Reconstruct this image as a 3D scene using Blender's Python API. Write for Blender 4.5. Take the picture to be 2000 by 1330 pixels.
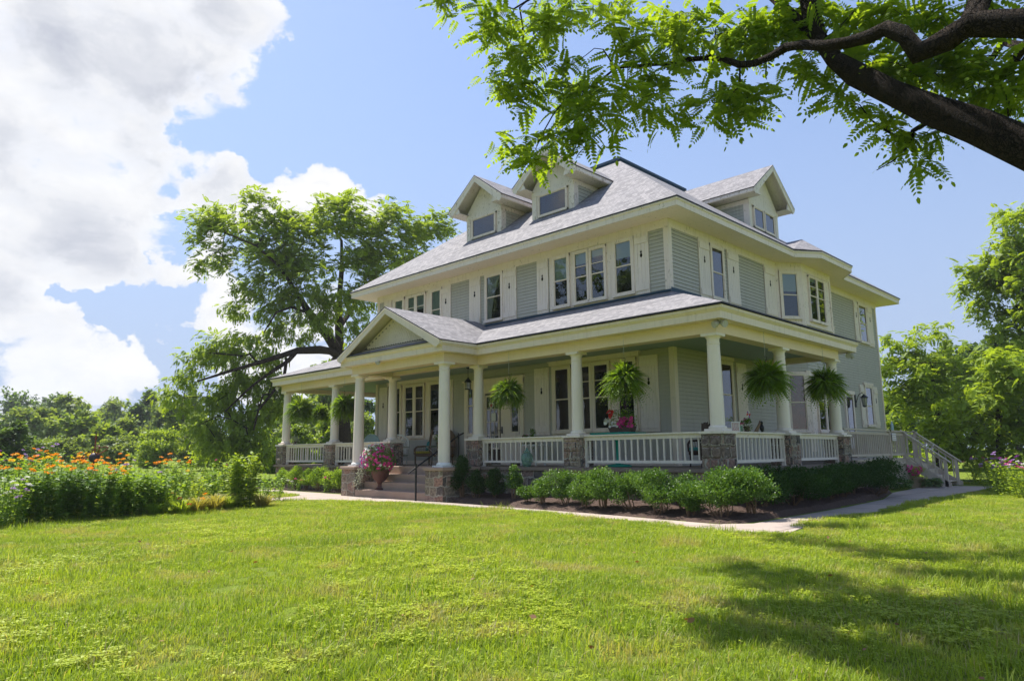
import bpy, math, random
import numpy as np
from mathutils import Vector, Matrix

S = bpy.context.scene
for o in list(bpy.data.objects):
    bpy.data.objects.remove(o)
R = math.radians
rnd = random.Random(7)

# ------------------------------------------------------------------ camera
FPX = 1372.4                       # focal length in pixels of a 2000 px wide frame
CAM = np.array([7.688, -14.161, 0.372])
YAW, PITCH, ROLL = 0.77922, 0.1587, -0.00993
def cam_axes():
    cy, sy, cp, sp = math.cos(YAW), math.sin(YAW), math.cos(PITCH), math.sin(PITCH)
    f = np.array([-sy*cp, cy*cp, sp]); r = np.array([cy, sy, 0.]); u = np.cross(r, f)
    cr, sr = math.cos(ROLL), math.sin(ROLL)
    return r*cr+u*sr, -r*sr+u*cr, f
CR, CU, CF = cam_axes()
cd = bpy.data.cameras.new('camera'); cam = bpy.data.objects.new('camera', cd)
S.collection.objects.link(cam); S.camera = cam
cd.sensor_width = 36; cd.lens = FPX/2000*36; cd.clip_start = 0.05; cd.clip_end = 3000
cam.matrix_world = Matrix(((CR[0], CU[0], -CF[0], CAM[0]), (CR[1], CU[1], -CF[1], CAM[1]),
                           (CR[2], CU[2], -CF[2], CAM[2]), (0, 0, 0, 1)))
def ray(u, v):
    return CF + CR*(u-1000)/FPX - CU*(v-665)/FPX
def at(u, v, dist):
    """point seen at (u, v) in the photo, dist metres away measured along the ground"""
    d = ray(u, v); k = dist/math.hypot(d[0], d[1]); return CAM + d*k
def at_z(u, v, z):
    d = ray(u, v); return CAM + d*((z-CAM[2])/d[2])

# ------------------------------------------------------------------ world, sun, exposure
SUN_TRAVEL = Vector((0.53, 0.035, -1.0)).normalized()
sun_dir = -SUN_TRAVEL
elev = math.asin(sun_dir.z); azim = math.atan2(sun_dir.x, sun_dir.y)   # clockwise from +Y
world = bpy.data.worlds.new('World'); S.world = world; world.use_nodes = True
SKY_STRENGTH = 0.122
SUN_STRENGTH = 4.9
S.view_settings.view_transform = 'Standard'; S.view_settings.look = 'None'
S.view_settings.exposure = 0.86; S.view_settings.gamma = 1.0
S.view_settings.use_curve_mapping = False
ld = bpy.data.lights.new('sun', 'SUN'); ld.energy = SUN_STRENGTH; ld.angle = R(0.55); ld.color = (1.0, 0.95, 0.86)
lo = bpy.data.objects.new('sun', ld); S.collection.objects.link(lo)
lo.rotation_euler = SUN_TRAVEL.to_track_quat('-Z', 'Y').to_euler(); lo.location = (-30, 0, 60)
cyc = S.cycles
cyc.max_bounces = 8; cyc.diffuse_bounces = 4; cyc.glossy_bounces = 3; cyc.transmission_bounces = 6; cyc.transparent_max_bounces = 12
cyc.use_denoising = True; cyc.sample_clamp_indirect = 6.0; cyc.caustics_reflective = False; cyc.caustics_refractive = False

class NT:
    """tiny node-tree writer"""
    def __init__(s, tree): s.t = tree; s.n = tree.nodes; s.l = tree.links
    def new(s, typ, **kw):
        n = s.n.new(typ)
        for k, v in kw.items(): setattr(n, k, v)
        return n
    def put(s, sock, v):
        if v is None: return
        if isinstance(v, bpy.types.NodeSocket): s.l.new(v, sock)
        else: sock.default_value = v
    def math(s, op, a, b=None, c=None, clamp=False):
        n = s.new('ShaderNodeMath', operation=op, use_clamp=clamp)
        s.put(n.inputs[0], a)
        if b is not None: s.put(n.inputs[1], b)
        if c is not None: s.put(n.inputs[2], c)
        return n.outputs[0]
    def vmath(s, op, a, b=None, sc=None):
        n = s.new('ShaderNodeVectorMath', operation=op)
        s.put(n.inputs[0], a)
        if b is not None: s.put(n.inputs[1], b)
        if sc is not None: s.put(n.inputs['Scale'], sc)
        return n.outputs['Value'] if op in ('DOT_PRODUCT', 'LENGTH', 'DISTANCE') else n.outputs[0]
    def ramp(s, fac, stops, mode='LINEAR'):
        n = s.new('ShaderNodeValToRGB'); cr = n.color_ramp; cr.interpolation = mode
        while len(cr.elements) < len(stops): cr.elements.new(0.5)
        for e, (p, c) in zip(cr.elements, stops):
            e.position = p; e.color = tuple(c)+(1,) if len(c) == 3 else c
        s.put(n.inputs[0], fac); return n.outputs[0]
    def mapr(s, v, a, b, c=0., d=1., smooth=True):
        n = s.new('ShaderNodeMapRange'); n.interpolation_type = 'SMOOTHSTEP' if smooth else 'LINEAR'
        s.put(n.inputs[0], v)
        for i, x in enumerate((a, b, c, d)): s.put(n.inputs[i+1], x)
        return n.outputs[0]
    def noise(s, vec, scale, detail=3, rough=.5, dist=0., out='Fac', lac=2.0):
        n = s.new('ShaderNodeTexNoise'); s.put(n.inputs['Vector'], vec)
        n.inputs['Scale'].default_value = scale; n.inputs['Detail'].default_value = detail
        n.inputs['Roughness'].default_value = rough; n.inputs['Distortion'].default_value = dist
        n.inputs['Lacunarity'].default_value = lac
        return n.outputs[out]
    def mix(s, fac, a, b, blend='MIX'):
        n = s.new('ShaderNodeMix', data_type='RGBA', blend_type=blend)
        s.put(n.inputs[0], fac)
        for i, v in ((6, a), (7, b)):
            if isinstance(v, tuple) and len(v) == 3: v = v+(1,)
            s.put(n.inputs[i], v)
        return n.outputs[2]

def build_world():
    w = NT(world.node_tree); w.n.clear()
    out = w.new('ShaderNodeOutputWorld'); bg = w.new('ShaderNodeBackground'); bg.inputs[1].default_value = SKY_STRENGTH
    sky = w.new('ShaderNodeTexSky', sky_type='NISHITA'); sky.sun_disc = False
    sky.sun_elevation = elev; sky.sun_rotation = azim; sky.air_density = 1.15; sky.dust_density = 0.8; sky.ozone_density = 2.0
    sky.altitude = 200
    tc = w.new('ShaderNodeTexCoord'); D = w.vmath('NORMALIZE', tc.outputs['Generated'])
    skyc = w.mix(1.0, sky.outputs[0], (.85, .83, .89), 'MULTIPLY')
    # where clouds stand in the sky: soft discs (photo x, y, radius in px) turned into directions
    blobs = [(60, 60, 170, 1), (200, 60, 180, 1), (330, 30, 120, 1), (420, 50, 70, .9), (60, 230, 180, 1), (190, 220, 150, 1), (270, 190, 100, 1), (320, 270, 55, .9),
             (60, 390, 110, 1), (190, 370, 90, 1), (300, 380, 75, 1), (380, 385, 65, 1), (460, 400, 58, 1), (530, 390, 55, 1), (600, 390, 55, 1), (660, 395, 50, .95), (715, 415, 40, .85),
             (-40, 500, 70, 1), (80, 500, 58, 1), (150, 500, 64, 1), (220, 515, 54, 1), (390, 510, 45, .85), (345, 535, 28, .75), (425, 600, 44, .85), (440, 650, 56, .9),
             (10, 620, 60, .95), (60, 660, 60, .95), (140, 665, 60, 1), (215, 700, 55, 1), (280, 715, 40, .9), (90, 730, 70, .9), (200, 750, 50, .8), (520, 690, 75, .95), (610, 735, 80, .9),
             (262, 618, 22, .7), (235, 595, 14, .65), (345, 635, 20, .7), (500, 35, 40, .65), (540, 60, 22, .6), (610, 600, 70, .8), (700, 540, 45, .5),
             (-200, 100, 250, 1), (-250, 400, 250, 1), (-150, 680, 110, 1)]
    tot = None; DW = w.vmath('NORMALIZE', w.vmath('ADD', D, w.vmath('SCALE', w.vmath('SUBTRACT', w.noise(D, 9., 5, .6, out='Color'), (.5, .5, .5)), sc=.16)))
    for (u, v, r, a) in blobs:
        d = ray(u, v); d = d/np.linalg.norm(d); ar = r/FPX
        # falloff: smoothstep on the dot product
        dot = w.vmath('DOT_PRODUCT', DW, tuple(d))
        m = w.mapr(dot, math.cos(ar*1.6), math.cos(ar*.2), 0., a)
        tot = m if tot is None else w.math('MAXIMUM', tot, m)
    for (u, v, r, a) in ((255, 598, 36, .9), (120, 572, 16, .6), (350, 590, 34, .8), (330, 455, 34, .6), (400, 240, 60, .8), (350, 330, 30, .5), (190, 600, 26, .7), (330, 690, 30, .8), (480, 480, 30, .6), (-20, 30, 40, .4)):
        d = ray(u, v); d = d/np.linalg.norm(d); ar = r/FPX
        h = w.mapr(w.vmath('DOT_PRODUCT', DW, tuple(d)), math.cos(ar*1.6), math.cos(ar*.3), 0., a)
        tot = w.math('MULTIPLY', tot, w.math('SUBTRACT', 1., h))
    # clouds elsewhere (behind and above the viewer, never beside the house) for reflections
    Dz = w.new('ShaderNodeSeparateXYZ'); w.put(Dz.inputs[0], D)
    el = w.noise(D, 2.2, 4, .5)
    back = w.mapr(w.vmath('DOT_PRODUCT', D, tuple(-CF)), -.2, .35)
    other = w.math('MULTIPLY', w.mapr(el, .54, .70), back)
    
    tot = w.math('MAXIMUM', tot, other)
    st = w.vmath('MULTIPLY', D, (1., 1., 1.7))
    wob = w.vmath('SCALE', w.vmath('SUBTRACT', w.noise(st, 5.0, 2, .5, out='Color'), (.5, .5, .5)), sc=.09)
    st2 = w.vmath('ADD', st, wob)
    def dens(off):
        p = w.vmath('ADD', st2, off) if off else st2
        n1 = w.noise(p, 6.5, 8, .60)
        return n1
    d0 = dens(None)
    sd = tuple(x*.022 for x in (sun_dir.x, sun_dir.y, sun_dir.z*1.7))
    d1 = w.noise(w.vmath('ADD', st2, sd), 6.5, 6, .60)
    k0 = w.math('ADD', d0, w.math('MULTIPLY', w.math('SUBTRACT', tot, .62), .36))
    alpha = w.math('MULTIPLY', w.mapr(tot, .05, .2), w.mapr(k0, .425, .525)); alpha = w.math('MULTIPLY', alpha, w.mapr(k0, .40, .70, .80, 1.))
    thick = w.mapr(k0, .44, .80)
    lit = w.mapr(w.math('SUBTRACT', d0, d1), -.10, .10)
    # broad grey bellies of the clouds
    grey = None
    for (u, v, r) in ((150, 130, 170), (330, 90, 120), (110, 300, 210), (200, 330, 120), (30, 440, 120), (10, 560, 60), (60, 770, 90), (-200, 300, 300)):
        d = ray(u, v); d = d/np.linalg.norm(d); ar = r/FPX
        m = w.mapr(w.vmath('DOT_PRODUCT', DW, tuple(d)), math.cos(ar*1.5), math.cos(ar*.2))
        grey = m if grey is None else w.math('MAXIMUM', grey, m)
    back_g = w.math('MULTIPLY', back, .5)
    grey = w.math('MAXIMUM', grey, back_g)
    wisp = w.mapr(d0, .36, .66)
    shade = w.math('MULTIPLY', w.math('MULTIPLY_ADD', grey, .66, .10), w.math('ADD', w.math('MULTIPLY', thick, .75), w.math('MULTIPLY', w.math('SUBTRACT', wisp, .35), .45)), clamp=True)
    shade = w.math('ADD', shade, w.math('MULTIPLY', w.math('SUBTRACT', .5, lit), .34), clamp=True)
    ccol = w.mix(w.mapr(shade, .0, .45, smooth=False), (4.55, 4.53, 4.52), (3.75, 3.83, 4.05))
    ccol = w.mix(w.mapr(shade, .40, 1.0, smooth=False), ccol, (2.35, 2.5, 2.95))
    low = w.mapr(Dz.outputs[2], 0.0, .16, .35, 0.)
    ccol = w.mix(low, ccol, (4.0, 4.3, 4.9))
    # thin veil of haze
    hazef = w.math('MULTIPLY', w.mapr(Dz.outputs[2], -.02, .62, .97, .12), w.math('SUBTRACT', 1., w.math('MULTIPLY', back, .55)))
    skyh = w.mix(hazef, skyc, (1.9, 2.4, 3.5))
    col = w.mix(alpha, skyh, ccol)
    w.put(bg.inputs[0], col); w.l.new(bg.outputs[0], out.inputs[0])
build_world()

# ------------------------------------------------------------------ mesh helpers
class Fr:
    """wall frame: o origin, u along the wall, n outward; local (a, b, z)"""
    def __init__(s, o, u, n): s.o = np.array(o, float); s.u = np.array(u, float); s.n = np.array(n, float)
    def __call__(s, a, b, z): p = s.o + s.u*a + s.n*b; return (p[0], p[1], p[2]+z)
WORLD = Fr((0, 0, 0), (1, 0, 0), (0, 1, 0))

class MB:
    def __init__(s): s.v = []; s.f = []; s.m = []; s.cur = 0
    def face(s, pts):
        b = len(s.v); s.v += [tuple(map(float, p)) for p in pts]; s.f.append(tuple(range(b, b+len(pts)))); s.m.append(s.cur)
    def box(s, F, a0, a1, b0, b1, z0, z1):
        P = [F(a, b, z) for z in (z0, z1) for b in (b0, b1) for a in (a0, a1)]
        k = len(s.v); s.v += P
        flip = (np.dot(np.cross(F.u, F.n), (0, 0, 1)) < 0)
        for q in ((0, 2, 3, 1), (4, 5, 7, 6), (0, 1, 5, 4), (2, 6, 7, 3), (0, 4, 6, 2), (1, 3, 7, 5)):
            s.f.append(tuple(k+i for i in (q[::-1] if flip else q))); s.m.append(s.cur)
    def bx(s, x0, x1, y0, y1, z0, z1): s.box(WORLD, x0, x1, y0, y1, z0, z1)
    def prism(s, pts, d):
        """polygon pts (3D) extruded by vector d"""
        n = len(pts); k = len(s.v); d = np.array(d, float)
        s.v += [tuple(map(float, p)) for p in pts] + [tuple(map(float, np.array(p, float)+d)) for p in pts]
        s.f.append(tuple(k+i for i in range(n))[::-1]); s.f.append(tuple(k+n+i for i in range(n))); s.m += [s.cur]*2
        for i in range(n):
            j = (i+1) % n; s.f.append((k+i, k+j, k+n+j, k+n+i)); s.m.append(s.cur)
    def lathe(s, c, prof, seg=20, ax=None):
        """prof: (radius, height) pairs"""
        k = len(s.v)
        for r, h in prof:
            for i in range(seg):
                t = 2*math.pi*i/seg; s.v.append((c[0]+r*math.cos(t), c[1]+r*math.sin(t), c[2]+h))
        for a in range(len(prof)-1):
            for i in range(seg):
                j = (i+1) % seg; s.f.append((k+a*seg+i, k+a*seg+j, k+(a+1)*seg+j, k+(a+1)*seg+i)); s.m.append(s.cur)
        s.f.append(tuple(k+i for i in range(seg))[::-1]); s.m.append(s.cur)
        e = k+(len(prof)-1)*seg; s.f.append(tuple(e+i for i in range(seg))); s.m.append(s.cur)
    def tube(s, pts, rad, seg=8):
        pts = [np.array(p, float) for p in pts]; n = len(pts)
        rs = [rad]*n if not hasattr(rad, '__len__') else rad; lump = max(rs) > .05 and seg >= 8 and n > 5 and hasattr(rad, '__len__')
        k = len(s.v); ref = np.array([0.13, .21, .97])
        for i, p in enumerate(pts):
            t = pts[min(i+1, n-1)]-pts[max(i-1, 0)]; t = t/(np.linalg.norm(t)+1e-9)
            a = np.cross(t, ref)
            if np.linalg.norm(a) < .15: a = np.cross(t, (1, 0, 0))
            a /= np.linalg.norm(a); b = np.cross(t, a)
            for j in range(seg):
                w = 2*math.pi*j/seg; q = p+(a*math.cos(w)+b*math.sin(w))*rs[i]*(1+(.13*math.sin(w*3+i*1.9)*math.sin(i*1.3+w)+.06*math.sin(i*4.1+w*2) if lump else 0)); s.v.append(tuple(q))
        for i in range(n-1):
            for j in range(seg):
                l = (j+1) % seg; s.f.append((k+i*seg+j, k+i*seg+l, k+(i+1)*seg+l, k+(i+1)*seg+j)); s.m.append(s.cur)
        s.f.append(tuple(k+j for j in range(seg))[::-1]); s.f.append(tuple(k+(n-1)*seg+j for j in range(seg))); s.m += [s.cur]*2
    def ball(s, c, r, seg=12, rings=8, sz=1.0):
        s.lathe((c[0], c[1], c[2]), [(max(r*math.sin(math.pi*i/rings), 1e-4), -r*sz*math.cos(math.pi*i/rings)) for i in range(rings+1)], seg)
    def sweep(s, path, prof, closed=False):
        """prof polygon (outward offset, z) swept along plan path with mitres; outward = right-hand side of travel"""
        n = len(path); P = [np.array(p, float) for p in path]; ns = []
        for i in range(n):
            def seg(a, b): t = (P[b]-P[a])/np.linalg.norm(P[b]-P[a]); return np.array([t[1], -t[0]])
            if i == 0: m = seg(0, 1)
            elif i == n-1: m = seg(n-2, n-1)
            else:
                a = seg(i-1, i); b = seg(i, i+1); m = (a+b)/(1+a@b)
            ns.append(m)
        k = len(s.v); L = len(prof)
        for p, m in zip(P, ns):
            for o, z in prof: q = p+m*o; s.v.append((q[0], q[1], z))
        for i in range(n-1):
            for j in range(L):
                l = (j+1) % L; s.f.append((k+i*L+j, k+(i+1)*L+j, k+(i+1)*L+l, k+i*L+l)); s.m.append(s.cur)
        s.f.append(tuple(k+j for j in range(L))); s.f.append(tuple(k+(n-1)*L+j for j in range(L))[::-1]); s.m += [s.cur]*2
    def build(s, name, mats, parent=None, smooth=False, uv=True, label=None, bevel=0):
        me = bpy.data.meshes.new(name); me.from_pydata(s.v, [], s.f)
        if not isinstance(mats, (list, tuple)): mats = [mats]
        for m in mats: me.materials.append(m)
        if len(mats) > 1: me.polygons.foreach_set('material_index', s.m)
        if smooth: me.polygons.foreach_set('use_smooth', [True]*len(me.polygons))
        me.update()
        if uv: auto_uv(me)
        o = bpy.data.objects.new(name, me); S.collection.objects.link(o)
        if smooth == 'auto': me.set_sharp_from_angle(angle=R(40))
        if parent is not None: attach(o, parent)
        if label: o['label'] = label
        if bevel:
            b = o.modifiers.new('bevel', 'BEVEL'); b.width = bevel; b.segments = 1; b.limit_method = 'ANGLE'; b.angle_limit = R(50)
        return o

def auto_uv(me):
    n = len(me.vertices); co = np.empty(n*3, np.float32); me.vertices.foreach_get('co', co); co = co.reshape(-1, 3)
    nl = len(me.loops); lv = np.empty(nl, np.int32); me.loops.foreach_get('vertex_index', lv)
    npoly = len(me.polygons); nr = np.empty(npoly*3, np.float32); me.polygons.foreach_get('normal', nr); nr = nr.reshape(-1, 3)
    lt = np.empty(npoly, np.int32); me.polygons.foreach_get('loop_total', lt)
    nn = np.repeat(nr, lt, axis=0); u = np.stack([-nn[:, 1], nn[:, 0], np.zeros(nl)], 1)
    ln = np.linalg.norm(u, axis=1); flat = ln < .2; u[flat] = (1, 0, 0); ln[flat] = 1; u /= ln[:, None]
    v = np.cross(nn, u); p = co[lv]
    uvs = np.stack([(p*u).sum(1), (p*v).sum(1)], 1).astype(np.float32)
    l = me.uv_layers.new(name='UVMap'); l.data.foreach_set('uv', uvs.ravel())

LOC = {}
def attach(o, parent):
    """parent o, whose mesh is written in world metres, to a parent that may stand elsewhere"""
    o.parent = parent
    off = Vector((0, 0, 0)); q = parent
    while q is not None:
        off += Vector(q.location); q = q.parent
    o.location = Vector(o.location) - off
    return o
def empty(name, loc, label, cat, group=None, kind=None):
    o = bpy.data.objects.new(name, None); S.collection.objects.link(o); o.location = loc; o.empty_display_size = .2
    tag(o, label, cat, group, kind); return o
def tag(o, label=None, cat=None, group=None, kind=None):
    if label: o['label'] = label
    if cat: o['category'] = cat
    if group: o['group'] = group
    if kind: o['kind'] = kind
    return o

# ------------------------------------------------------------------ materials
M = {}
def mat(name):
    m = bpy.data.materials.new(name); m.use_nodes = True; t = NT(m.node_tree)
    M[name] = m; return m, t, m.node_tree.nodes['Principled BSDF']
def setp(b, color=None, rough=None, spec=None, metal=None):
    if color is not None and not isinstance(color, bpy.types.NodeSocket): b.inputs['Base Color'].default_value = tuple(color)+(1,)
    if rough is not None: b.inputs['Roughness'].default_value = rough
    if spec is not None: b.inputs['Specular IOR Level'].default_value = spec
    if metal is not None: b.inputs['Metallic'].default_value = metal
def bump(t, b, h, strength=.3, dist=.01):
    n = t.new('ShaderNodeBump'); n.inputs['Strength'].default_value = strength; n.inputs['Distance'].default_value = dist
    t.put(n.inputs['Height'], h); t.l.new(n.outputs[0], b.inputs['Normal'])
def objc(t): return t.new('ShaderNodeTexCoord').outputs['Object']
def uvc(t): return t.new('ShaderNodeTexCoord').outputs['UV']
def worldc(t): return t.new('ShaderNodeNewGeometry').outputs['Position']

def paint(name, col, var=.06, peel=0., peelcol=(.30, .25, .20), rough=.55, grime=.25):
    m, t, b = mat(name); c = worldc(t)
    n = t.noise(c, 1.3, 5, .6); c1 = tuple(x*(1-var*2) for x in col); base = t.mix(n, c1, col)
    g = t.mapr(t.noise(c, 6., 6, .7), .52, .75, 0., grime)
    base = t.mix(g, base, tuple(x*.55 for x in (col[0], col[1]*.95, col[2]*.85)))
    if grime:
        sk_ = t.noise(t.vmath('MULTIPLY', c, (7., 7., .45)), 1.5, 5, .65)
        base = t.mix(t.mapr(sk_, .50, .72, 0., grime*1.1), base, tuple(x*.50 for x in (col[0], col[1]*.93, col[2]*.80)))
    if peel:
        st = t.vmath('MULTIPLY', c, (9., 9., 5.))
        p = t.noise(st, 1.6, 8, .68)
        p2 = t.noise(c, .9, 2, .5)
        f = t.mapr(t.math('ADD', p, t.math('MULTIPLY', p2, .25)), .80-peel, .815-peel)
        wood = t.mix(t.noise(t.vmath('MULTIPLY', c, (30., 30., 4.)), 2., 3), peelcol, tuple(x*1.6 for x in peelcol))
        base = t.mix(f, base, wood)
    t.put(b.inputs['Base Color'], base); setp(b, rough=rough, spec=.35)
    bump(t, b, t.noise(c, 60, 4), .12, .004)
    return m
paint('cream', (.80, .675, .57), peel=.0)  # yellower than cream_trim: lawn bounce at porch level put into the paint
paint('cream_peel', (.78, .69, .63), peel=.085)
paint('cream_trim', (.81, .69, .615), peel=.045)
paint('cream_bounce', (.79, .63, .44), peel=.0, grime=.12)  # yellow cast of light bounced off the lawn is mixed into this cream
paint('shutter', (.80, .69, .62), peel=.02)
paint('soffit_paint', (.90, .74, .63), peel=.03, grime=.15)
paint('siding', (.465, .435, .385), var=.05, grime=.2)
paint('gap_shade', (.10, .095, .085))  # painted shadow line under each clapboard lap, also used behind the fish scales
paint('siding_peel', (.46, .45, .40), peel=.07)
paint('ceiling', (.27, .35, .30), grime=.08)
paint('deck_paint', (.55, .47, .39), peel=.03, grime=.35)
paint('column_paint', (.81, .72, .64), peel=.0, grime=.10)
paint('rail_paint', (.78, .70, .62), peel=.03)
paint('base_white', (.78, .78, .76), peel=.05)
paint('dark_trim', (.018, .055, .10), grime=.1)
paint('roof_edge', (.020, .020, .028), grime=.1)
paint('teal', (.0, .33, .24), grime=.2)
paint('white_wicker', (.72, .72, .68))
paint('tan_wicker', (.17, .10, .05), var=.2)
paint('dark_wood', (.045, .022, .014))
paint('black_metal', (.012, .012, .014), rough=.4)
paint('silver', (.45, .44, .40), rough=.35)
paint('light_blue', (.36, .50, .52))
paint('teal_cloth', (.02, .22, .22))
paint('yellow_cloth', (.50, .42, .03))
paint('brown_cloth', (.10, .065, .045), var=.3)
paint('paper', (.72, .70, .68))
paint('terracotta', (.14, .055, .045), var=.25)
paint('planter_brown', (.09, .055, .045))
paint('planter_tan', (.32, .25, .17), grime=.4)
paint('copper', (.26, .06, .03), rough=.35)
paint('ink', (.05, .04, .05))
paint('red_paint', (.35, .02, .02))
paint('porch_floor', (.20, .17, .14), grime=.4)

def mk_stone():
    m, t, b = mat('stone'); uv = uvc(t)
    wob = t.vmath('SCALE', t.vmath('SUBTRACT', t.noise(uv, 2.3, 3, .6, out='Color'), (.5, .5, .5)), sc=.30)
    br = t.new('ShaderNodeTexBrick'); t.put(br.inputs['Vector'], t.vmath('ADD', uv, wob))
    br.offset = .5; br.offset_frequency = 2; br.squash = .72; br.squash_frequency = 3
    br.inputs['Color1'].default_value = (0, 0, 0, 1); br.inputs['Color2'].default_value = (1, 1, 1, 1); br.inputs['Mortar'].default_value = (.5, .5, .5, 1)
    br.inputs['Scale'].default_value = 1.0; br.inputs['Brick Width'].default_value = .44; br.inputs['Row Height'].default_value = .25
    br.inputs['Mortar Size'].default_value = .017; br.inputs['Mortar Smooth'].default_value = .3; br.inputs['Bias'].default_value = 0
    c = t.ramp(br.outputs['Color'], [(0, (.05, .055, .07)), (.16, (.22, .18, .155)), (.32, (.36, .22, .18)), (.48, (.25, .23, .18)), (.62, (.42, .30, .25)), (.78, (.09, .09, .095)), (.9, (.32, .28, .22)), (1, (.2, .15, .13))])
    n = t.noise(uv, 14, 7, .65); c = t.mix(t.mapr(n, .3, .7), t.mix(1., c, (.45, .42, .42), 'MULTIPLY'), t.mix(1., c, (1.25, 1.2, 1.15), 'MULTIPLY'))
    c = t.mix(t.mapr(t.noise(uv, 5, 4, .6), .55, .7, 0, .35), c, (.40, .37, .31))
    c = t.mix(br.outputs['Fac'], c, t.mix(t.noise(uv, 30, 3), (.30, .27, .22), (.46, .42, .36)))
    t.put(b.inputs['Base Color'], c); setp(b, rough=.9, spec=.2)
    h = t.math('SUBTRACT', t.math('MULTIPLY', t.noise(uv, 7, 7, .62), 1.0), t.math('MULTIPLY', br.outputs['Fac'], .5))
    bump(t, b, h, 1.0, .05)
mk_stone()
def mk_shingle():
    m, t, b = mat('shingle'); uv = uvc(t)
    wob = t.vmath('SCALE', t.vmath('SUBTRACT', t.noise(uv, 3., 2, .5, out='Color'), (.5, .5, .5)), sc=.012)
    br = t.new('ShaderNodeTexBrick'); t.put(br.inputs['Vector'], t.vmath('ADD', uv, wob)); br.offset = .37; br.offset_frequency = 2; br.squash = .7; br.squash_frequency = 3
    br.inputs['Color1'].default_value = (0, 0, 0, 1); br.inputs['Color2'].default_value = (1, 1, 1, 1); br.inputs['Mortar'].default_value = (.5, .5, .5, 1)
    br.inputs['Scale'].default_value = 1; br.inputs['Brick Width'].default_value = .21; br.inputs['Row Height'].default_value = .15
    br.inputs['Mortar Size'].default_value = .010; br.inputs['Mortar Smooth'].default_value = .15
    c = t.ramp(br.outputs['Color'], [(0, (.19, .188, .20)), (.4, (.255, .25, .265)), (.7, (.295, .288, .30)), (1, (.34, .33, .34))])
    c = t.mix(t.math('MULTIPLY', t.noise(uv, 90, 2, .6), .5), c, t.mix(1., c, (.55, .52, .52), 'MULTIPLY'))
    c = t.mix(t.mapr(t.noise(uv, .8, 4, .6), .45, .7, 0, .18), c, (.22, .21, .22))
    sep = t.new('ShaderNodeSeparateXYZ'); t.put(sep.inputs[0], uv)
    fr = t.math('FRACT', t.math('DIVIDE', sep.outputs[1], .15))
    # butt-edge shadow painted as a dark band along the lower lip of every course
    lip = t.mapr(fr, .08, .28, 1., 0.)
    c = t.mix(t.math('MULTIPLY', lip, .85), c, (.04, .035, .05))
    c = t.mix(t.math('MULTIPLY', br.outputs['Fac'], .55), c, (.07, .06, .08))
    t.put(b.inputs['Base Color'], c); setp(b, rough=.85, spec=.3)
    h = t.math('SUBTRACT', 1., fr)
    bump(t, b, t.math('ADD', h, t.math('MULTIPLY', br.outputs['Color'], .5)), .5, .012)
mk_shingle()
def mk_simple(name, c1, c2, scale=3., rough=.8, bs=.4, bd=.01, bscale=40, sp=.3):
    m, t, b = mat(name); c = worldc(t)
    t.put(b.inputs['Base Color'], t.mix(t.noise(c, scale, 6, .6), c1, c2)); setp(b, rough=rough, spec=sp)
    bump(t, b, t.noise(c, bscale, 5, .6), bs, bd)
mk_simple('step_stone', (.26, .18, .14), (.42, .31, .25), 2.2)
mk_simple('ledge_stone', (.15, .115, .09), (.25, .20, .16), 3.)
mk_simple('mulch', (.012, .006, .005), (.17, .105, .08), 26., bs=1., bd=.05, bscale=45)
mk_simple('bark', (.030, .022, .016), (.085, .06, .045), 9., bs=1., bd=.03, bscale=18)
mk_simple('bark_shaded', (.016, .011, .009), (.06, .04, .028), 7., bs=1., bd=.04, bscale=26)
mk_simple('twig', (.10, .06, .035), (.25, .16, .10), 9.)
mk_simple('far_ground', (.10, .15, .03), (.20, .26, .06), .3)
mk_simple('concrete', (.40, .33, .28), (.56, .47, .41), 1.4, bs=.3, bd=.006, bscale=60)
def mk_bark2():
    for nm, a, bcol, sc in (('bark', (.028, .02, .015), (.10, .075, .055), 1.6), ('bark_shaded', (.010, .007, .006), (.036, .025, .018), 3.)):
        m = M[nm]; t = NT(m.node_tree); b = t.n['Principled BSDF']
        for n in list(t.n):
            if n != b and n.type != 'OUTPUT_MATERIAL': t.n.remove(n)
        c = worldc(t); st = t.vmath('MULTIPLY', c, (1., 1., .35))
        v = t.new('ShaderNodeTexVoronoi', feature='DISTANCE_TO_EDGE'); t.put(v.inputs['Vector'], t.vmath('ADD', st, t.vmath('SCALE', t.noise(c, 9, 3, out='Color'), sc=.12)))
        v.inputs['Scale'].default_value = 14*sc
        h = t.mapr(v.outputs['Distance'], 0., .16)
        col = t.mix(h, a, t.mix(t.noise(c, 12, 5, .7), tuple(x*.6 for x in bcol), bcol))
        t.put(b.inputs['Base Color'], col); setp(b, rough=.95, spec=.15); bump(t, b, h, 1., .05)
mk_bark2()

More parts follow.
